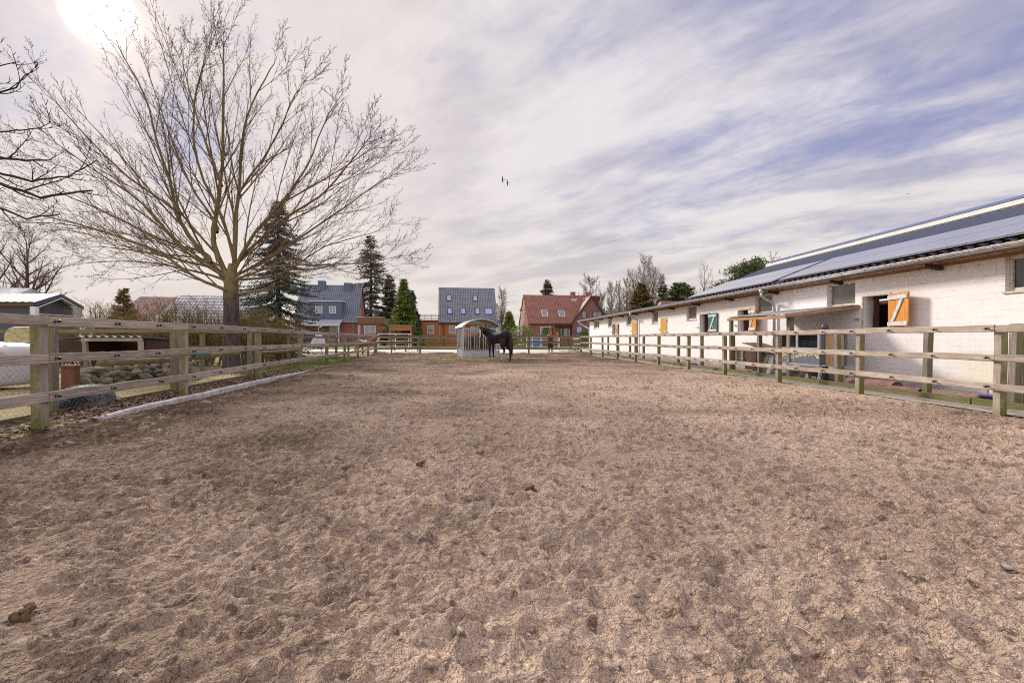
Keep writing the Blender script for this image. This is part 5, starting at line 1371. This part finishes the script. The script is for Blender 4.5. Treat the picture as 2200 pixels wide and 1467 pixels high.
M['bayhair'] = simple('dark_bay_hair', (.03, .018, .015), (.06, .03, .02), 3, (8, 8, 1), rough=.6)
hrz = math.atan2(.65, -.76)
horse('black horse with a white blaze and leather halter standing by the hay feeder, looking back', (-.72, 24.35, gz(-.8, 24.3)), hrz,
      [(.68, .06, 1.46), (.83, .18, 1.56), (.90, .30, 1.64), (.87, .41, 1.71)], (.74, .55, 1.20), 1.0,
      base=(.018, .014, .018), belly=(.075, .032, .026), socks=((0, .36), (2, .16), (3, .16)), blaze=True, halter=True, hock=(.22, -.10))
horse('chestnut brown horse seen from behind beyond the far fence of the sand', (3.12, 37.6, 0), R(80), [(.62, -.05, 1.52), (.74, -.05, 1.74), (.80, .0, 1.90), (.80, .04, 2.02)], (1.15, .28, 1.72), .98,
      base=(.28, .085, .035), belly=(.26, .07, .028), point=(.015, .012, .012), socks=((0, .2), (1, .2), (2, .18), (3, .2)), hairm='bayhair', tail_drop=1.1)
horse('white and chestnut patched pony behind the left fence near the corner post', (-10.95, 34.4, 0), R(8), [(.66, 0, 1.42), (.84, .0, 1.58), (1.0, 0, 1.70), (1.08, 0, 1.76)], (1.34, .05, 1.30), .70,
      base=(.72, .66, .58), belly=(.68, .60, .52), point=(.68, .62, .54), patch=((.33, .12, .045), 3.3, .15), hairm='white_hair', tail_drop=1.2)
# shaggy dog lying behind the chain link
dog = thing('dog', 'shaggy grey and black long haired dog lying curled behind the chain link fence', 'dog', (-7.33, 7.98, 0), R(99))
b = MB(); b.tube([(-.52, .0, .12), (-.42, .02, .15), (-.2, .03, .165), (.05, .03, .17), (.28, .02, .165), (.44, -.02, .13), (.52, -.05, .09)], [(.07, .1), (.15, .18), (.185, .2), (.195, .22), (.185, .21), (.14, .16), (.05, .06)], 14)
b.tube([(-.5, .0, .13), (-.62, -.05, .14), (-.74, -.12, .11), (-.86, -.15, .08)], [(.09, .09), (.095, .085), (.07, .06), (.035, .035)], 10)
b.tube([(-.35, -.12, .08), (-.5, -.2, .05), (-.68, -.24, .035)], [.055, .045, .035], 8); b.tube([(.25, -.1, .09), (.1, -.2, .05), (-.1, -.25, .035)], [.08, .05, .035], 8)
b.tube([(.48, 0, .1), (.55, -.15, .06), (.42, -.27, .045)], [.05, .05, .02], 8)
for s_ in (1, -1): b.tube([(-.66, -.06 + .06 * s_, .19), (-.66, -.06 + .11 * s_, .15), (-.67, -.07 + .12 * s_, .09)], [(.03, .02), (.035, .015), (.01, .01)], 6)
dcol = lambda co: np.where((co[:, :1] < -.25), np.array([[.03, .03, .035, 1]]), np.array([[.30, .28, .28, 1]]))
bd = bake(b, 'body', M['coat'], dog, .016, 3, dcol)
me = bd.data; rs = random.Random(9); hf = [MB(), MB(), MB()]; vs = me.vertices; N = len(vs)
for i in range(9000):
    v_ = vs[rs.randrange(N)]; p = v_.co.copy(); n_ = v_.normal
    if p.z < .03: continue
    side = -.6 if p.y < 0 else .6
    d = (n_ * .45 + Vector((.45, side * .5, -.55)) + rvec(rs) * .35 + Vector((math.sin(p.x * 17) * .4, 0, 0))).normalized(); L = rs.uniform(.05, .10); w = n_.cross(d).normalized() * .0026
    kk = 0 if p.x < -.25 + rs.gauss(0, .06) else (1 if rs.random() < .45 else 2)
    q = p + d * L * .5 + n_ * .012; e = p + d * L + Vector((0, 0, -.03)); e.z = max(e.z, .01)
    hf[kk].add([p - w, q - w, e, q + w, p + w], [(0, 1, 2, 3, 4)])
M['fur0'] = simple('black_fur', (.03, .03, .036), (.06, .06, .07), 20, rough=.6, bump=0); M['fur1'] = simple('silver_fur', (.40, .375, .37), (.28, .26, .26), 20, rough=.6, bump=0); M['fur2'] = simple('grey_fur', (.16, .15, .15), (.10, .095, .10), 20, rough=.6, bump=0)
for q, nm in zip(hf, ('fur0', 'fur1', 'fur2')): q.build('coat_hair', M[nm], dog)
# birds in the sky
M['bird'] = simple('black_feathers', (.012, .012, .014), rough=.8, bump=0)
def bird(label, px, py, Y, sc, rot, group=None):
    t = thing('bird', label, 'bird', at(px, py, Y), group=group); t.rotation_euler = rot; t.scale = (sc,) * 3
    b = MB(); b.tube([(-.28, 0, 0), (-.1, 0, .0), (.1, 0, .01), (.26, 0, .02), (.36, 0, .0)], [(.02, .03), (.06, .07), (.075, .08), (.045, .045), (.008, .008)], 8)
    bo = b.build('body', M['bird'], t, smooth=True)
    for s_ in (1, -1):
        w = MB(); up_ = [(.12, .05, .02), (.16, .35, .1), (.10, .7, .08), (-.02, .95, .0), (-.12, .68, .07), (-.12, .35, .09), (-.12, .05, .01)]
        w.add([(x, y * s_, z) for x, y, z in up_] + [(x * .98, y * s_, z - .018) for x, y, z in up_], [tuple(range(7)), tuple(range(13, 6, -1))] + [(i, 7 + i, 7 + (i + 1) % 7, (i + 1) % 7) for i in range(7)])
        w.build('wing', M['bird'], t)
    w = MB(); tl = [(-.2, .03, 0), (-.55, .12, -.01), (-.5, 0, -.01), (-.55, -.12, -.01), (-.2, -.03, 0)]
    w.add([(x, y, z) for x, y, z in tl] + [(x, y, z - .012) for x, y, z in tl], [tuple(range(5)), tuple(range(9, 4, -1))] + [(i, 5 + i, 5 + (i + 1) % 5, (i + 1) % 5) for i in range(5)])
    w.build('tail', M['bird'], t)
# wings spread up and down in the view: bank the bird
bird('black bird gliding over the field, the upper left one of the pair', 1080, 387, 55, .44, (R(80), R(5), R(183)))
bird('black bird gliding over the field, the lower right one of the pair', 1090, 393, 56, .44, (R(76), R(8), R(186)))
bird('tiny distant bird above the stable roof on the right', 1950, 417, 80, .30, (R(5), R(-15), R(200)))

# ------------------------------------------------------------ hay feeder
hf_ = thing('hay_feeder', 'galvanised horse hay feeder with barred sides and an arched corrugated roof', 'feeder', (-2.89, 27.6, gz(-2.9, 27.6) - .02), math.atan2(.6, 2.1))
W_, D_ = 2.18, 2.1
for x in (0, W_):
    for y in (0, D_): MB().bar((x, y, 0), (x, y, 1.95), .07, .07, up=(1, 0, 0)).build('post', M['galv'], hf_)
def side_panel(p0, p1, nb_, nm='side_bars'):
    p0 = Vector(p0); p1 = Vector(p1); b = MB(); Z_ = Vector((0, 0, 1))
    for z in (.52, 1.78): b.bar(p0 + Z_ * z, p1 + Z_ * z, .035, .04)
    for i in range(nb_):
        f = (i + .5) / nb_ + (.18 / nb_ if i % 3 == 0 else (-.18 / nb_ if i % 3 == 2 else 0)); q = p0.lerp(p1, f); w = .03 if i % 3 == 1 else .045
        b.bar(q + Z_ * .54, q + Z_ * 1.76, w, .035, up=(1, 0, 0))
    b.build(nm, M['galv'], hf_)
    b = MB(); b.bar(p0 + Z_ * .36, p1 + Z_ * .36, .03, .20); b.bar(p0 + Z_ * .15, p1 + Z_ * .15, .03, .18); b.bar(p0 + Z_ * .255, p1 + Z_ * .255, .05, .03); b.build('base_panel', M['galv'], hf_)
e_ = .04
side_panel((e_, 0, 0), (W_ - e_, 0, 0), 12); side_panel((e_, D_, 0), (W_ - e_, D_, 0), 12); side_panel((0, e_, 0), (0, D_ - e_, 0), 5); side_panel((W_, e_, 0), (W_, D_ - e_, 0), 5)
b = MB(); n = 30; ra = 1.75; cx = W_ / 2; half = 1.22; cz = 2.36 - ra; a0 = math.asin(half / ra)
M['roofs'] = simple('galvanised_roof_sheet', (.55, .56, .57), (.42, .43, .44), 5, rough=.4, metal=.35, bump=0)
for i in range(n + 1):
    a = -a0 + 2 * a0 * i / n; r_ = ra
    for j in range(25):
        y = -.12 + (D_ + .24) * j / 24; q = r_ + (.014 if j % 2 else -.014)
        b.v.append((cx + q * math.sin(a), y, cz + q * math.cos(a)))
for i in range(n):
    for j in range(24): o = i * 25 + j; b.f.append((o, o + 1, o + 26, o + 25)); b.m.append(0)
b.build('roof', M['roofs'], hf_)
b = MB()
for y in (-.13, D_ + .13, D_ / 2): b.tube([(cx + (ra - .02) * math.sin(a), y, cz + (ra - .02) * math.cos(a)) for a in np.linspace(-a0, a0, 22)], .022, 6)
b.build('roof_hoop', M['galv'], hf_)
M['hay'] = simple('dull_green_hay', (.21, .165, .05), (.10, .08, .03), 9, rough=.95, bump=.5, bs=30, bd=.03)
rs = random.Random(3); b = MB()
for k in range(2600):
    a = rs.uniform(0, 6.3); r_ = rs.random() ** .5 * .92; z = rs.random() ** 1.0; hh = 1.35 - .35 * r_
    p = Vector((W_ / 2 + math.cos(a) * r_, D_ / 2 + math.sin(a) * r_, .45 + (hh - .3) * z)); p.x = min(max(p.x, .08), W_ - .08); p.y = min(max(p.y, .06), D_ - .08)
    d = rvec(rs) * rs.uniform(.06, .16); w = rvec(rs) * .008; b.add([p - d - w, p - d + w, p + d + w, p + d - w], [(0, 1, 2, 3)])
for k in range(26):
    a = rs.uniform(0, 6.3); r_ = rs.random() * .6; s_ = rs.uniform(.2, .34)
    p = Vector((W_ / 2 + math.cos(a) * r_, D_ / 2 + math.sin(a) * r_, .45 + .75 * rs.random() * (1 - r_ * .5)))
    b.tube([p - Vector((0, 0, s_)), p - Vector((0, 0, s_ * .5)), p, p + Vector((0, 0, s_ * .7)), p + Vector((0, 0, s_))], [s_ * .3, s_ * .9, s_, s_ * .8, s_ * .2], 7)
hay = b.build('hay', M['hay'], None, mw=hf_.matrix_basis.copy()); hay.matrix_world = Matrix.LocRotScale(hf_.location, hf_.rotation_euler, None)
tag(hay, 'loose dull green hay heaped inside the barred feeder', 'hay', kind='stuff')
def strands(name, label, cat, n, posfn, L, w, m, zf, tilt=.15, seed=1):
    rs = random.Random(seed); b = MB()
    for i in range(n):
        x, y = posfn(rs); z = zf(x, y) + .004; a = rs.uniform(0, 6.3); l = rs.uniform(*L) * .5; tz = rs.uniform(-tilt, tilt)
        d = Vector((math.cos(a) * l, math.sin(a) * l, tz * l)); s_ = Vector((-math.sin(a), math.cos(a), 0)) * w * (1 + y * .05)
        p = Vector((x, y, z + abs(tz) * l * .6)); mid = p + Vector((rs.uniform(-1, 1), rs.uniform(-1, 1), .3)) * l * .12; u_ = Vector((0, 0, w * 1.2))
        b.add([p - d - s_, p - d + s_, mid + s_, mid - s_, p + d - s_, p + d + s_, p - d + u_, mid + u_, p + d + u_], [(0, 3, 7, 6), (3, 4, 8, 7), (1, 6, 7, 2), (2, 7, 8, 5)])
    o = b.build(name, m); tag(o, label, cat, kind='stuff'); return o
strands('spilled_hay', 'pale hay spilled on the ground around the feeder', 'hay', 9000, lambda rs: (-2.2 + rs.gauss(0, 1.1) - .4, 27.1 + rs.gauss(0, .7)), (.05, .2), .0028, M['straw'] if False else simple('spilled_hay_tan', (.44, .35, .13), (.26, .19, .07), 3, rough=.9, bump=0), gz, .3, 4)
strands('loose_straw', 'thin pale straws scattered over the sand', 'straw', 420, lambda rs: ((lambda y: (rs.uniform(LX(y) + .4, RX(y) - .2), y))(.9 + 15 * rs.random() ** 1.7)), (.03, .13), .0011, M['straw2'] if 'straw2' in M else simple('pale_straw', (.78, .70, .52), (.62, .50, .30), 3, rough=.8, bump=0), gz, .25, 5)
M['leaf'] = simple('dead_leaf', (.15, .075, .055), (.075, .045, .04), .9, rough=.8, bump=0)
M['leaf2'] = simple('pale_dead_leaf', (.27, .18, .13), (.16, .09, .065), .9, rough=.8, bump=0)
def leaves(n, seed, m, name, label):
    rs = random.Random(seed); b = MB()
    for i in range(n):
        y = rs.uniform(3.2, 16.5); f = rs.random()
        x0 = LX2(y) + .12; x1 = LX(y) + .16 - (.02 if y < 7 else 0); x = x0 + (x1 - x0) * f
        if y < 6.5 and rs.random() < .5: continue
        a = rs.uniform(0, 6.3); s_ = rs.uniform(.018, .045); p = Vector((x, y, rs.uniform(.0, .05) + .01)); u_ = Vector((math.cos(a), math.sin(a), rs.uniform(-.5, .5))) * s_; v_ = Vector((-math.sin(a), math.cos(a), rs.uniform(-.5, .5))) * s_ * .7; up_ = Vector((0, 0, rs.uniform(-.4, .6) * s_))
        b.add([p - u_, p - v_ + up_, p + u_, p + v_ + up_], [(0, 1, 2), (0, 2, 3)])
    o = b.build(name, m); tag(o, label, 'leaves', kind='stuff')
leaves(5200, 1, M['leaf'], 'fallen_leaves', 'dark red brown fallen leaves between the left fence and the white kerb')
leaves(1700, 2, M['leaf2'], 'fallen_leaves', 'paler curled leaves mixed into the litter along the left fence')
def tufts(name, label, spots, m, seed, h=.05, n=40):
    rs = random.Random(seed); b = MB()
    for (x, y, r_) in spots:
        for i in range(n):
            a = rs.uniform(0, 6.3); q = r_ * math.sqrt(rs.random()); p = Vector((x + math.cos(a) * q, y + math.sin(a) * q, -.005)); hh = h * rs.uniform(.5, 1.2)
            e = p + Vector((rs.gauss(0, .35) * hh, rs.gauss(0, .35) * hh, hh)); w = Vector((math.cos(a), math.sin(a), 0)) * .004 * (1 + y * .06); b.add([p - w, p + w, e], [(0, 1, 2)])
    o = b.build(name, m); tag(o, label, 'grass', kind='stuff')
M['blade'] = simple('grass_blades', (.19, .27, .04), (.12, .18, .03), 3, rough=.8, bump=0)
rs = random.Random(6)
tufts('grass_tufts', 'small green grass tufts along the edges of the right concrete path', [(8.06 - .075 * y + (.62 if rs.random() < .35 else 0) + rs.uniform(-.05, .05), y, rs.uniform(.03, .09)) for y in [rs.uniform(6, 24) for _ in range(34)]], M['blade'], 1, .045, 34)
tufts('grass_tufts', 'patchy green grass around the nearest left fence post', [(rs.uniform(-6.6, -5.75), rs.uniform(4.6, 6.2), .1) for _ in range(16)], M['blade'], 2, .04, 30)
tufts('grass_tufts', 'rough grass growing along the far part of the left fence', [(LX(y) - rs.uniform(-.1, 2.2), y, .25) for y in [rs.uniform(15, 30) for _ in range(220)]], M['blade'], 3, .09, 40)
tufts('grass_tufts', 'green grass in the strip under the hedge behind the left fences', [(rs.uniform(-19, -9), y, .3) for y in [rs.uniform(15, 22) for _ in range(150)]], M['blade'], 4, .10, 34)
# stones and droppings
def rock(seed, sc=(1, 1, 1), n=2):
    import bmesh
    bm = bmesh.new(); bmesh.ops.create_icosphere(bm, subdivisions=n, radius=1); rs = random.Random(seed)
    pl = [(rvec(rs), rs.uniform(.55, .85)) for _ in range(9)]
    for v_ in bm.verts:
        for nn, d in pl:
            k = v_.co.dot(nn)
            if k > d: v_.co -= nn * (k - d) * .9
        v_.co = Vector((v_.co.x * sc[0], v_.co.y * sc[1], v_.co.z * sc[2])) + rvec(rs) * .03
    me = bpy.data.meshes.new('stone'); bm.to_mesh(me); bm.free(); return me
M['stone'] = simple('mossy_field_stone', (.33, .28, .20), (.17, .155, .08), 2.2, rough=.9, bump=.6, bs=9, bd=.03, rnd=.35)
M['pebble'] = simple('grey_pebble', (.45, .40, .35), (.36, .31, .27), 4, rough=.8, bump=.3)
rocks = []
for i in range(7):
    me = rock(i, (1, .75, .5)); me.materials.append(M['stone']); rocks.append(me)
rs = random.Random(21); k = 0
for layer in range(4):
    z = .06 + layer * .13
    for i in range(34 - layer * 3):
        f = (i + rs.uniform(-.3, .3)) / (34 - layer * 3); Y = 10.3 + 3.3 * f; X = LX2(Y) - .95 - rs.uniform(0, .35) + layer * -.04 - .9 * (1 - f)
        o = bpy.data.objects.new('stone', rocks[k % 7]); C.objects.link(o); k += 1
        s_ = rs.uniform(.11, .21); o.scale = (s_ * rs.uniform(.8, 1.2), s_, s_ * rs.uniform(.75, 1.1)); o.location = (X, Y, z + rs.uniform(-.03, .03)); o.rotation_euler = (rs.uniform(-.4, .4), rs.uniform(-.4, .4), rs.uniform(0, 6.3))
        tag(o, 'mossy brown field stone in the dry stone heap behind the chain link fence', 'stone', 'stones heaped behind the chain link fence')
for i, (px, py, s_, lb) in enumerate([(1955, 1184, .016, 'smooth grey pebble lying on the sand at lower right'), (2190, 1180, .014, 'pale flat pebble on the sand at the right edge'), (2165, 1222, .02, 'rounded pale stone on the sand near the right edge'), (2085, 1226, .017, 'brownish stone half sunk in the sand, left of the rounded pale one'), (342, 926, .03, 'whitish chip lying on the sand below the left kerb')]):
    Y = EYE * FPX / (py - 728); X = (px - 1100) / FPX * Y; me = rock(50 + i, (1.5, 1, .55)); me.materials.append(M['pebble'])
    o = bpy.data.objects.new('pebble', me); C.objects.link(o); o.location = (X, Y, gz(X, Y) + s_ * .3); o.scale = (s_,) * 3; o.rotation_euler = (0, 0, i * 1.3); tag(o, lb, 'stone')
M['dung'] = simple('olive_dung', (.16, .10, .035), (.10, .065, .025), 8, rough=.9, bump=.6, bs=40)
for i, (px, py, n, s_, lb) in enumerate([(45, 1335, 7, .022, 'olive brown horse droppings on the sand at the lower left edge'), (1140, 1056, 6, .02, 'dark crumbled horse droppings in the middle of the sand'), (905, 1004, 5, .02, 'small brown horse droppings left of the middle of the sand')]):
    Y = EYE * FPX / (py - 728); X = (px - 1100) / FPX * Y; t = thing('dropping', lb, 'dung', (X, Y, gz(X, Y)))
    for j in range(n):
        me = rock(70 + j, (1.1, .9, .8)); me.materials.append(M['dung']); o = bpy.data.objects.new('clump', me); C.objects.link(o); o.parent = t; a = j * 2.4; o.location = (math.cos(a) * s_ * 1.5 * (j / n + .3), math.sin(a) * s_ * 1.5 * (j / n + .3), s_ * .5 + (s_ * .8 if j % 3 == 0 else 0)); o.scale = (s_,) * 3; o.rotation_euler = (j, j * 2, 0)

# ------------------------------------------------------------ left yard things
M['fibre'] = simple('dirty_white_fibreglass', (.74, .70, .70), (.42, .37, .28), 2.6, (1, 1, 1.6), rough=.5, bump=.1, lo=.30, hi=.44)
M['mossyp'] = simple('moss_stained_clear_plastic', (.50, .44, .22), (.30, .27, .12), 7, (1, 1, 2), rough=.5, bump=.1)
bt_ = thing('trailer', 'dirty white fibreglass trailer body with moss stains at the left edge', 'trailer', (-11.0, 10.9, 0), R(-4))
b = MB(); prof = [(-3.2, .04), (-.62, .04), (-.5, .12), (-.42, .35), (-.34, .7), (-.30, .9), (-.42, 1.03), (-.9, 1.10), (-3.2, 1.12)]
n = len(prof); ysl = [(-.75, .9), (-.68, .98), (-.4, 1.0), (.4, 1.0), (.75, .9)]
for yy, s_ in ysl: b.v += [(x if x < -3 else x * (1 if s_ == 1 else 1.0) - (1 - s_) * .5, yy, .04 + (z - .04) * s_) for x, z in prof]
for i in range(len(ysl) - 1):
    for j in range(n): o = i * n; j2 = (j + 1) % n; b.f.append((o + j, o + n + j, o + n + j2, o + j2)); b.m.append(0)
b.f.append(tuple(range(n))); b.f.append(tuple(range(5 * n - 1, 4 * n - 1, -1))); b.m += [0, 0]
bo_ = b.build('body', M['fibre'], bt_, smooth=True); mo_ = bo_.modifiers.new('round', 'SUBSURF'); mo_.levels = 2; mo_.render_levels = 2
b = MB(); b.span((-1.25, -.9, .05), (-1.05, -.76, .3)); b.span((-3.2, -.80, .10), (-.7, -.762, .13)); b.build('side_rail', M['galv'], bt_)
b = MB()
pts = [(x + .5, z) for x, z in ((-1.10, 1.08), (-1.08, 1.28), (-1.0, 1.38), (-.87, 1.42), (-.05, 1.42), (-.13, 1.35), (-.45, 1.08))]
b.prism(pts, -.30, -.24); cov = b.build('raised_cover', M['mossyp'], bt_)
b = MB(); b.tube([(x, -.27, z) for x, z in pts[:6]], .022, 6); b.bar((-.12, -.28, 1.12), (.1, -.28, 1.24), .03, .03); b.build('cover_rim', M['fibre'], cov)
ks = thing('animal_shelter', 'low open wooden shelter with a wavy corrugated roof behind the left fence', 'shelter', (-11.0, 12.0, 0), R(2))
b = MB(); n = 48
for i in range(n + 1):
    x = -.05 + 1.62 * i / n; z = 1.22 + .022 * math.cos(i * math.pi / 3)
    b.v += [(x, -.15, z), (x, 1.2, z - .09)]
for i in range(n): b.f.append((2 * i, 2 * i + 2, 2 * i + 3, 2 * i + 1)); b.m.append(0)
b.build('corrugated_roof', M['greypaint'], ks)
beam_obj('front_beam', (0, -.1, 1.14), (1.5, -.1, 1.14), .05, .09, M['rail'], ks)
for x, dx_ in ((.06, .0), (1.45, 0)): beam_obj('post', (x + .06, -.08, 0), (x, -.08, 1.1), .09, .10, M['rail'], ks)
M['shedw'] = simple('dark_red_brown_boards', (.10, .045, .03), (.055, .028, .02), 2, (1, 1, 10), rough=.8, bump=.3)
b = MB(); b.span((-.9, 1.25, 0), (1.55, 1.3, 1.15)); b.span((1.5, .0, 0), (1.55, 1.24, 1.1)); b.span((-.95, -.02, .62), (-.02, 1.24, 1.1)); b.build('wall', M['shedw'], ks)
b = MB(); b.bar((-1.0, .6, 1.16), (.0, .6, 1.19), 1.4, .03); b.build('side_roof', M['bclad'], ks)
b = MB(); b.span((-.8, -.04, 1.0), (-.74, -.023, 1.06)); b.build('latch', M['galv'], ks)
M['net'] = simple('green_net', (.03, .19, .11), (.02, .12, .07), 25, rough=.9, bump=.5)
b = MB(); rs = random.Random(2)
for i in range(60): b.tube([(-11.3 + i * .06, 11.75 + rs.uniform(-.1, .1), .75 + rs.uniform(-.03, .03)), (-11.2 + i * .06, 11.8, .80 + rs.uniform(-.02, .03)), (-11.15 + i * .06, 11.7, .76)], .03, 5)
tag(b.build('green_netting', M['net']), 'strip of rolled green netting in front of the low open shelter', 'netting')
M['rust'] = simple('rusty_red_wood', (.20, .07, .035), (.13, .045, .025), 4, (6, 6, 1), rough=.8, bump=.4)
b = MB(); b.box((-9.39, 9.9, .27), (.22, .22, .58), Matrix.Rotation(.3, 3, 'Z')); b.box((-9.39, 9.9, .582), (.27, .27, .04), Matrix.Rotation(.3, 3, 'Z')); tag(b.build('wooden_crate', M['rust']), 'upright rust red wooden box left of the stone heap', 'box')
# covered rotary pole
cp = thing('covered_pole', 'white fabric cone draped over a leaning pole behind the left fence', 'cover', (-10.15, 24.7, 0))
b = MB(); rs = random.Random(3); n = 36
prof = [(.0, 1.50), (.05, 1.48), (.14, 1.38), (.24, 1.22), (.34, 1.02), (.42, .84), (.44, .80)]
for r_, z in prof:
    for j in range(n): a = 2 * math.pi * j / n; q = r_ * (1 + .09 * math.sin(j * 2.6) * min(1, r_ * 4)); b.v.append((-.1 + q * math.cos(a), q * math.sin(a), z))
for i in range(len(prof) - 1):
    for j in range(n): o = i * n; j2 = (j + 1) % n; b.f.append((o + j, o + j2, o + n + j2, o + n + j)); b.m.append(0)
M['fabric'] = simple('white_cover_fabric', (.74, .72, .76), (.60, .54, .50), 2.2, rough=.7, bump=.2)
b.build('cover', M['fabric'], cp, smooth=True)
MB().tube([(.16, 0, -.05), (.10, 0, .4), (.02, 0, .62), (-.1, 0, .85), (-.12, 0, 1.5), (-.08, 0, 1.9)], .022, 7).build('pole', M['galv'], cp)
b = MB(); b.bar((-.16, 0, 1.92), (.04, 0, 1.92), .06, .03); b.box((.0, 0, 1.84), (.09, .07, .12)); b.build('bracket', M['wframe'], cp)
# white rails in front of the shed, gates, lamp, tubs, car, person
wr = thing('white_rail_fence', 'white tubular rails around the small bare sapling beyond the far fence', 'fence', (0, 0, 0))
b = MB(); q0 = at(812, 717, 40); q1 = at(883, 718, 42.0)
for z in (q0.z, .98, .52):
    b.tube([(q0.x, q0.y, z), (q1.x, q1.y, z)], .035 if z > 1.3 else .018, 6)
b.build('rail', M['wframe'], wr)
for f in (0, .03, .52, .93, 1.0): p = q0.lerp(q1, f); MB().tube([(p.x, p.y, -.05), (p.x, p.y, q0.z)], .028, 6).build('post', M['wframe'], wr)
gt = thing('gate', 'galvanised tube gate panels beyond the far fence beside the brown horse', 'gate')
xs = [(1131, 46), (1144, 46), (1163, 46), (1200, 46), (1203, 43)]
for (a, Ya), (c, Yc) in zip(xs[:-1], xs[1:]):
    b = MB(); A = at(a, 728, Ya); B = at(c, 728, Yc)
    for z in (.42, .72, 1.05, 1.3): b.tube([(A.x, A.y, z), (B.x, B.y, z)], .022, 6)
    b.tube([(A.x, A.y, .1), (A.x, A.y, 1.38)], .035, 6); b.tube([(B.x - .04, B.y, .1), (B.x - .04, B.y, 1.38)], .03, 6)
    b.build('panel', M['galv'], gt)
lp = thing('lamp_post', 'tall grey lamp post with a round red brown head before the red brick house', 'lamp post', (at(1119.5, 728, 58).x, 58, 0))
MB().tube([(0, 0, 0), (0, 0, 4.7)], [.07, .05], 8).build('pole', M['galv'], lp)
b = MB(); b.tube([(0, -.1, 4.75), (0, .1, 4.75)], .20, 16); b.tube([(0, -.14, 4.75), (0, -.1, 4.75)], [.08, .2], 16); b.build('lamp_head', M['clay'], lp)
for i, px in enumerate((1142, 1149, 1156)):
    b = MB(); b.lathe([(0, 0), (.26, 0), (.32, .55), (.34, .55), (.34, .5)], n=16); o = b.build('blue_tub', M['tub'] if 'tub' in M else simple('bright_blue_plastic', (.03, .14, .55), rough=.4, bump=0), smooth=True)
    M['tub'] = o.data.materials[0]; o.location = (at(px, 728, 50).x, 50, .06 if i else .06)
    tag(o, ['leftmost blue plastic tub behind the tube gate', 'middle blue plastic tub behind the tube gate', 'rightmost blue plastic tub, nearest the brown horse'][i], 'tub', 'blue tubs behind the gate')
    o.location.z = .45
car = thing('car', 'white parked car seen through the left fence in front of the blue dormer house', 'car', (at(628, 728, 64).x, 64, 0), R(3))
b = MB(); pr = [(0, .35), (.05, .75), (.5, .88), (1.0, .95), (1.5, 1.42), (2.7, 1.46), (3.4, 1.05), (3.9, .95), (4.0, .5), (3.95, .3)]
b.prism(pr, 0, 1.7); M['carw'] = simple('white_car_paint', (.75, .75, .77), rough=.3, bump=0, spec=.6)
cb = b.build('body', M['carw'], car)
b = MB(); b.prism([(1.15, .98), (1.55, 1.36), (2.05, 1.38), (2.05, .98)], -.01, 0); b.prism([(2.15, .98), (2.15, 1.38), (2.65, 1.38), (3.15, 1.02)], -.01, 0); b.build('window', M['blueglass'], cb)
for x in (.8, 3.15):
    b = MB(); b.tube([(x, -.03, .32), (x, .2, .32)], .32, 16); w_ = b.build('wheel', M['black'], car); MB().tube([(x, -.045, .32), (x, -.03, .32)], .19, 12).build('rim', M['galv'], w_)
pp = thing('person', 'person in a crimson jacket standing behind the brown horse', 'person', (at(1197.5, 728, 55).x, 55, 0))
b = MB(); b.tube([(0, 0, .85), (0, 0, 1.0), (0, 0, 1.2), (0, 0, 1.4), (0, 0, 1.5), (0, 0, 1.56), (0, 0, 1.62)], [(.13, .16), (.12, .15), (.13, .17), (.12, .20), (.08, .14), (.05, .055), (.05, .05)], 12, ref=(0, 1, 0))
b.tube([(0, 0, 1.58), (0, -.01, 1.64), (0, -.01, 1.72), (0, 0, 1.80), (0, 0, 1.84)], [(.05, .05), (.08, .07), (.095, .078), (.08, .07), (.03, .03)], 12, ref=(0, 1, 0))
b.tube([(0, -.09, 1.73), (0, -.115, 1.70), (0, -.09, 1.68)], [.012, .018, .012], 6)
for s_ in (1, -1):
    b.tube([(.19 * s_, 0, 1.42), (.25 * s_, .0, 1.2), (.27 * s_, -.04, 1.05), (.26 * s_, -.12, .86), (.26 * s_, -.14, .78)], [.062, .052, .045, .034, .03], 8)
    for j in range(4): b.tube([(.245 * s_ + .012 * j - .01, -.14, .80), (.245 * s_ + .012 * j - .01, -.165, .74), (.245 * s_ + .012 * j - .01, -.165, .70 + .008 * abs(j - 1))], .009, 5)
    b.tube([(.24 * s_, -.15, .79), (.21 * s_, -.17, .75)], .010, 5)
    b.tube([(.09 * s_, 0, .9), (.10 * s_, 0, .5), (.10 * s_, .01, .12), (.10 * s_, -.02, .04), (.10 * s_, -.13, .03)], [.095, .065, .045, .05, .04], 10)
    b.tube([(.085 * s_, 0, 1.73), (.10 * s_, .01, 1.73)], [.025, .02], 6)
def pcol(co):
    c = np.tile(np.array([.55, .02, .06, 1.]), (len(co), 1)); z = co[:, 2]; c[z < .88, :3] = (.03, .035, .06); c[z > 1.55, :3] = (.5, .3, .22)
    hnd = (z < .83) & (np.abs(co[:, 0]) > .2); c[hnd, :3] = (.5, .3, .22); c[z < .1, :3] = (.02, .02, .02); return c
pb = bake(b, 'body', M['coat'], pp, .012, 2, pcol)
b = MB(); b.tube([(0, .01, 1.66), (0, .025, 1.74), (0, .02, 1.82), (0, .01, 1.86)], [(.085, .07), (.10, .085), (.085, .075), (.02, .02)], 12, ref=(0, 1, 0)); b.build('hair', simple('blond_hair', (.5, .40, .28), rough=.7, bump=0), pp, smooth=True)
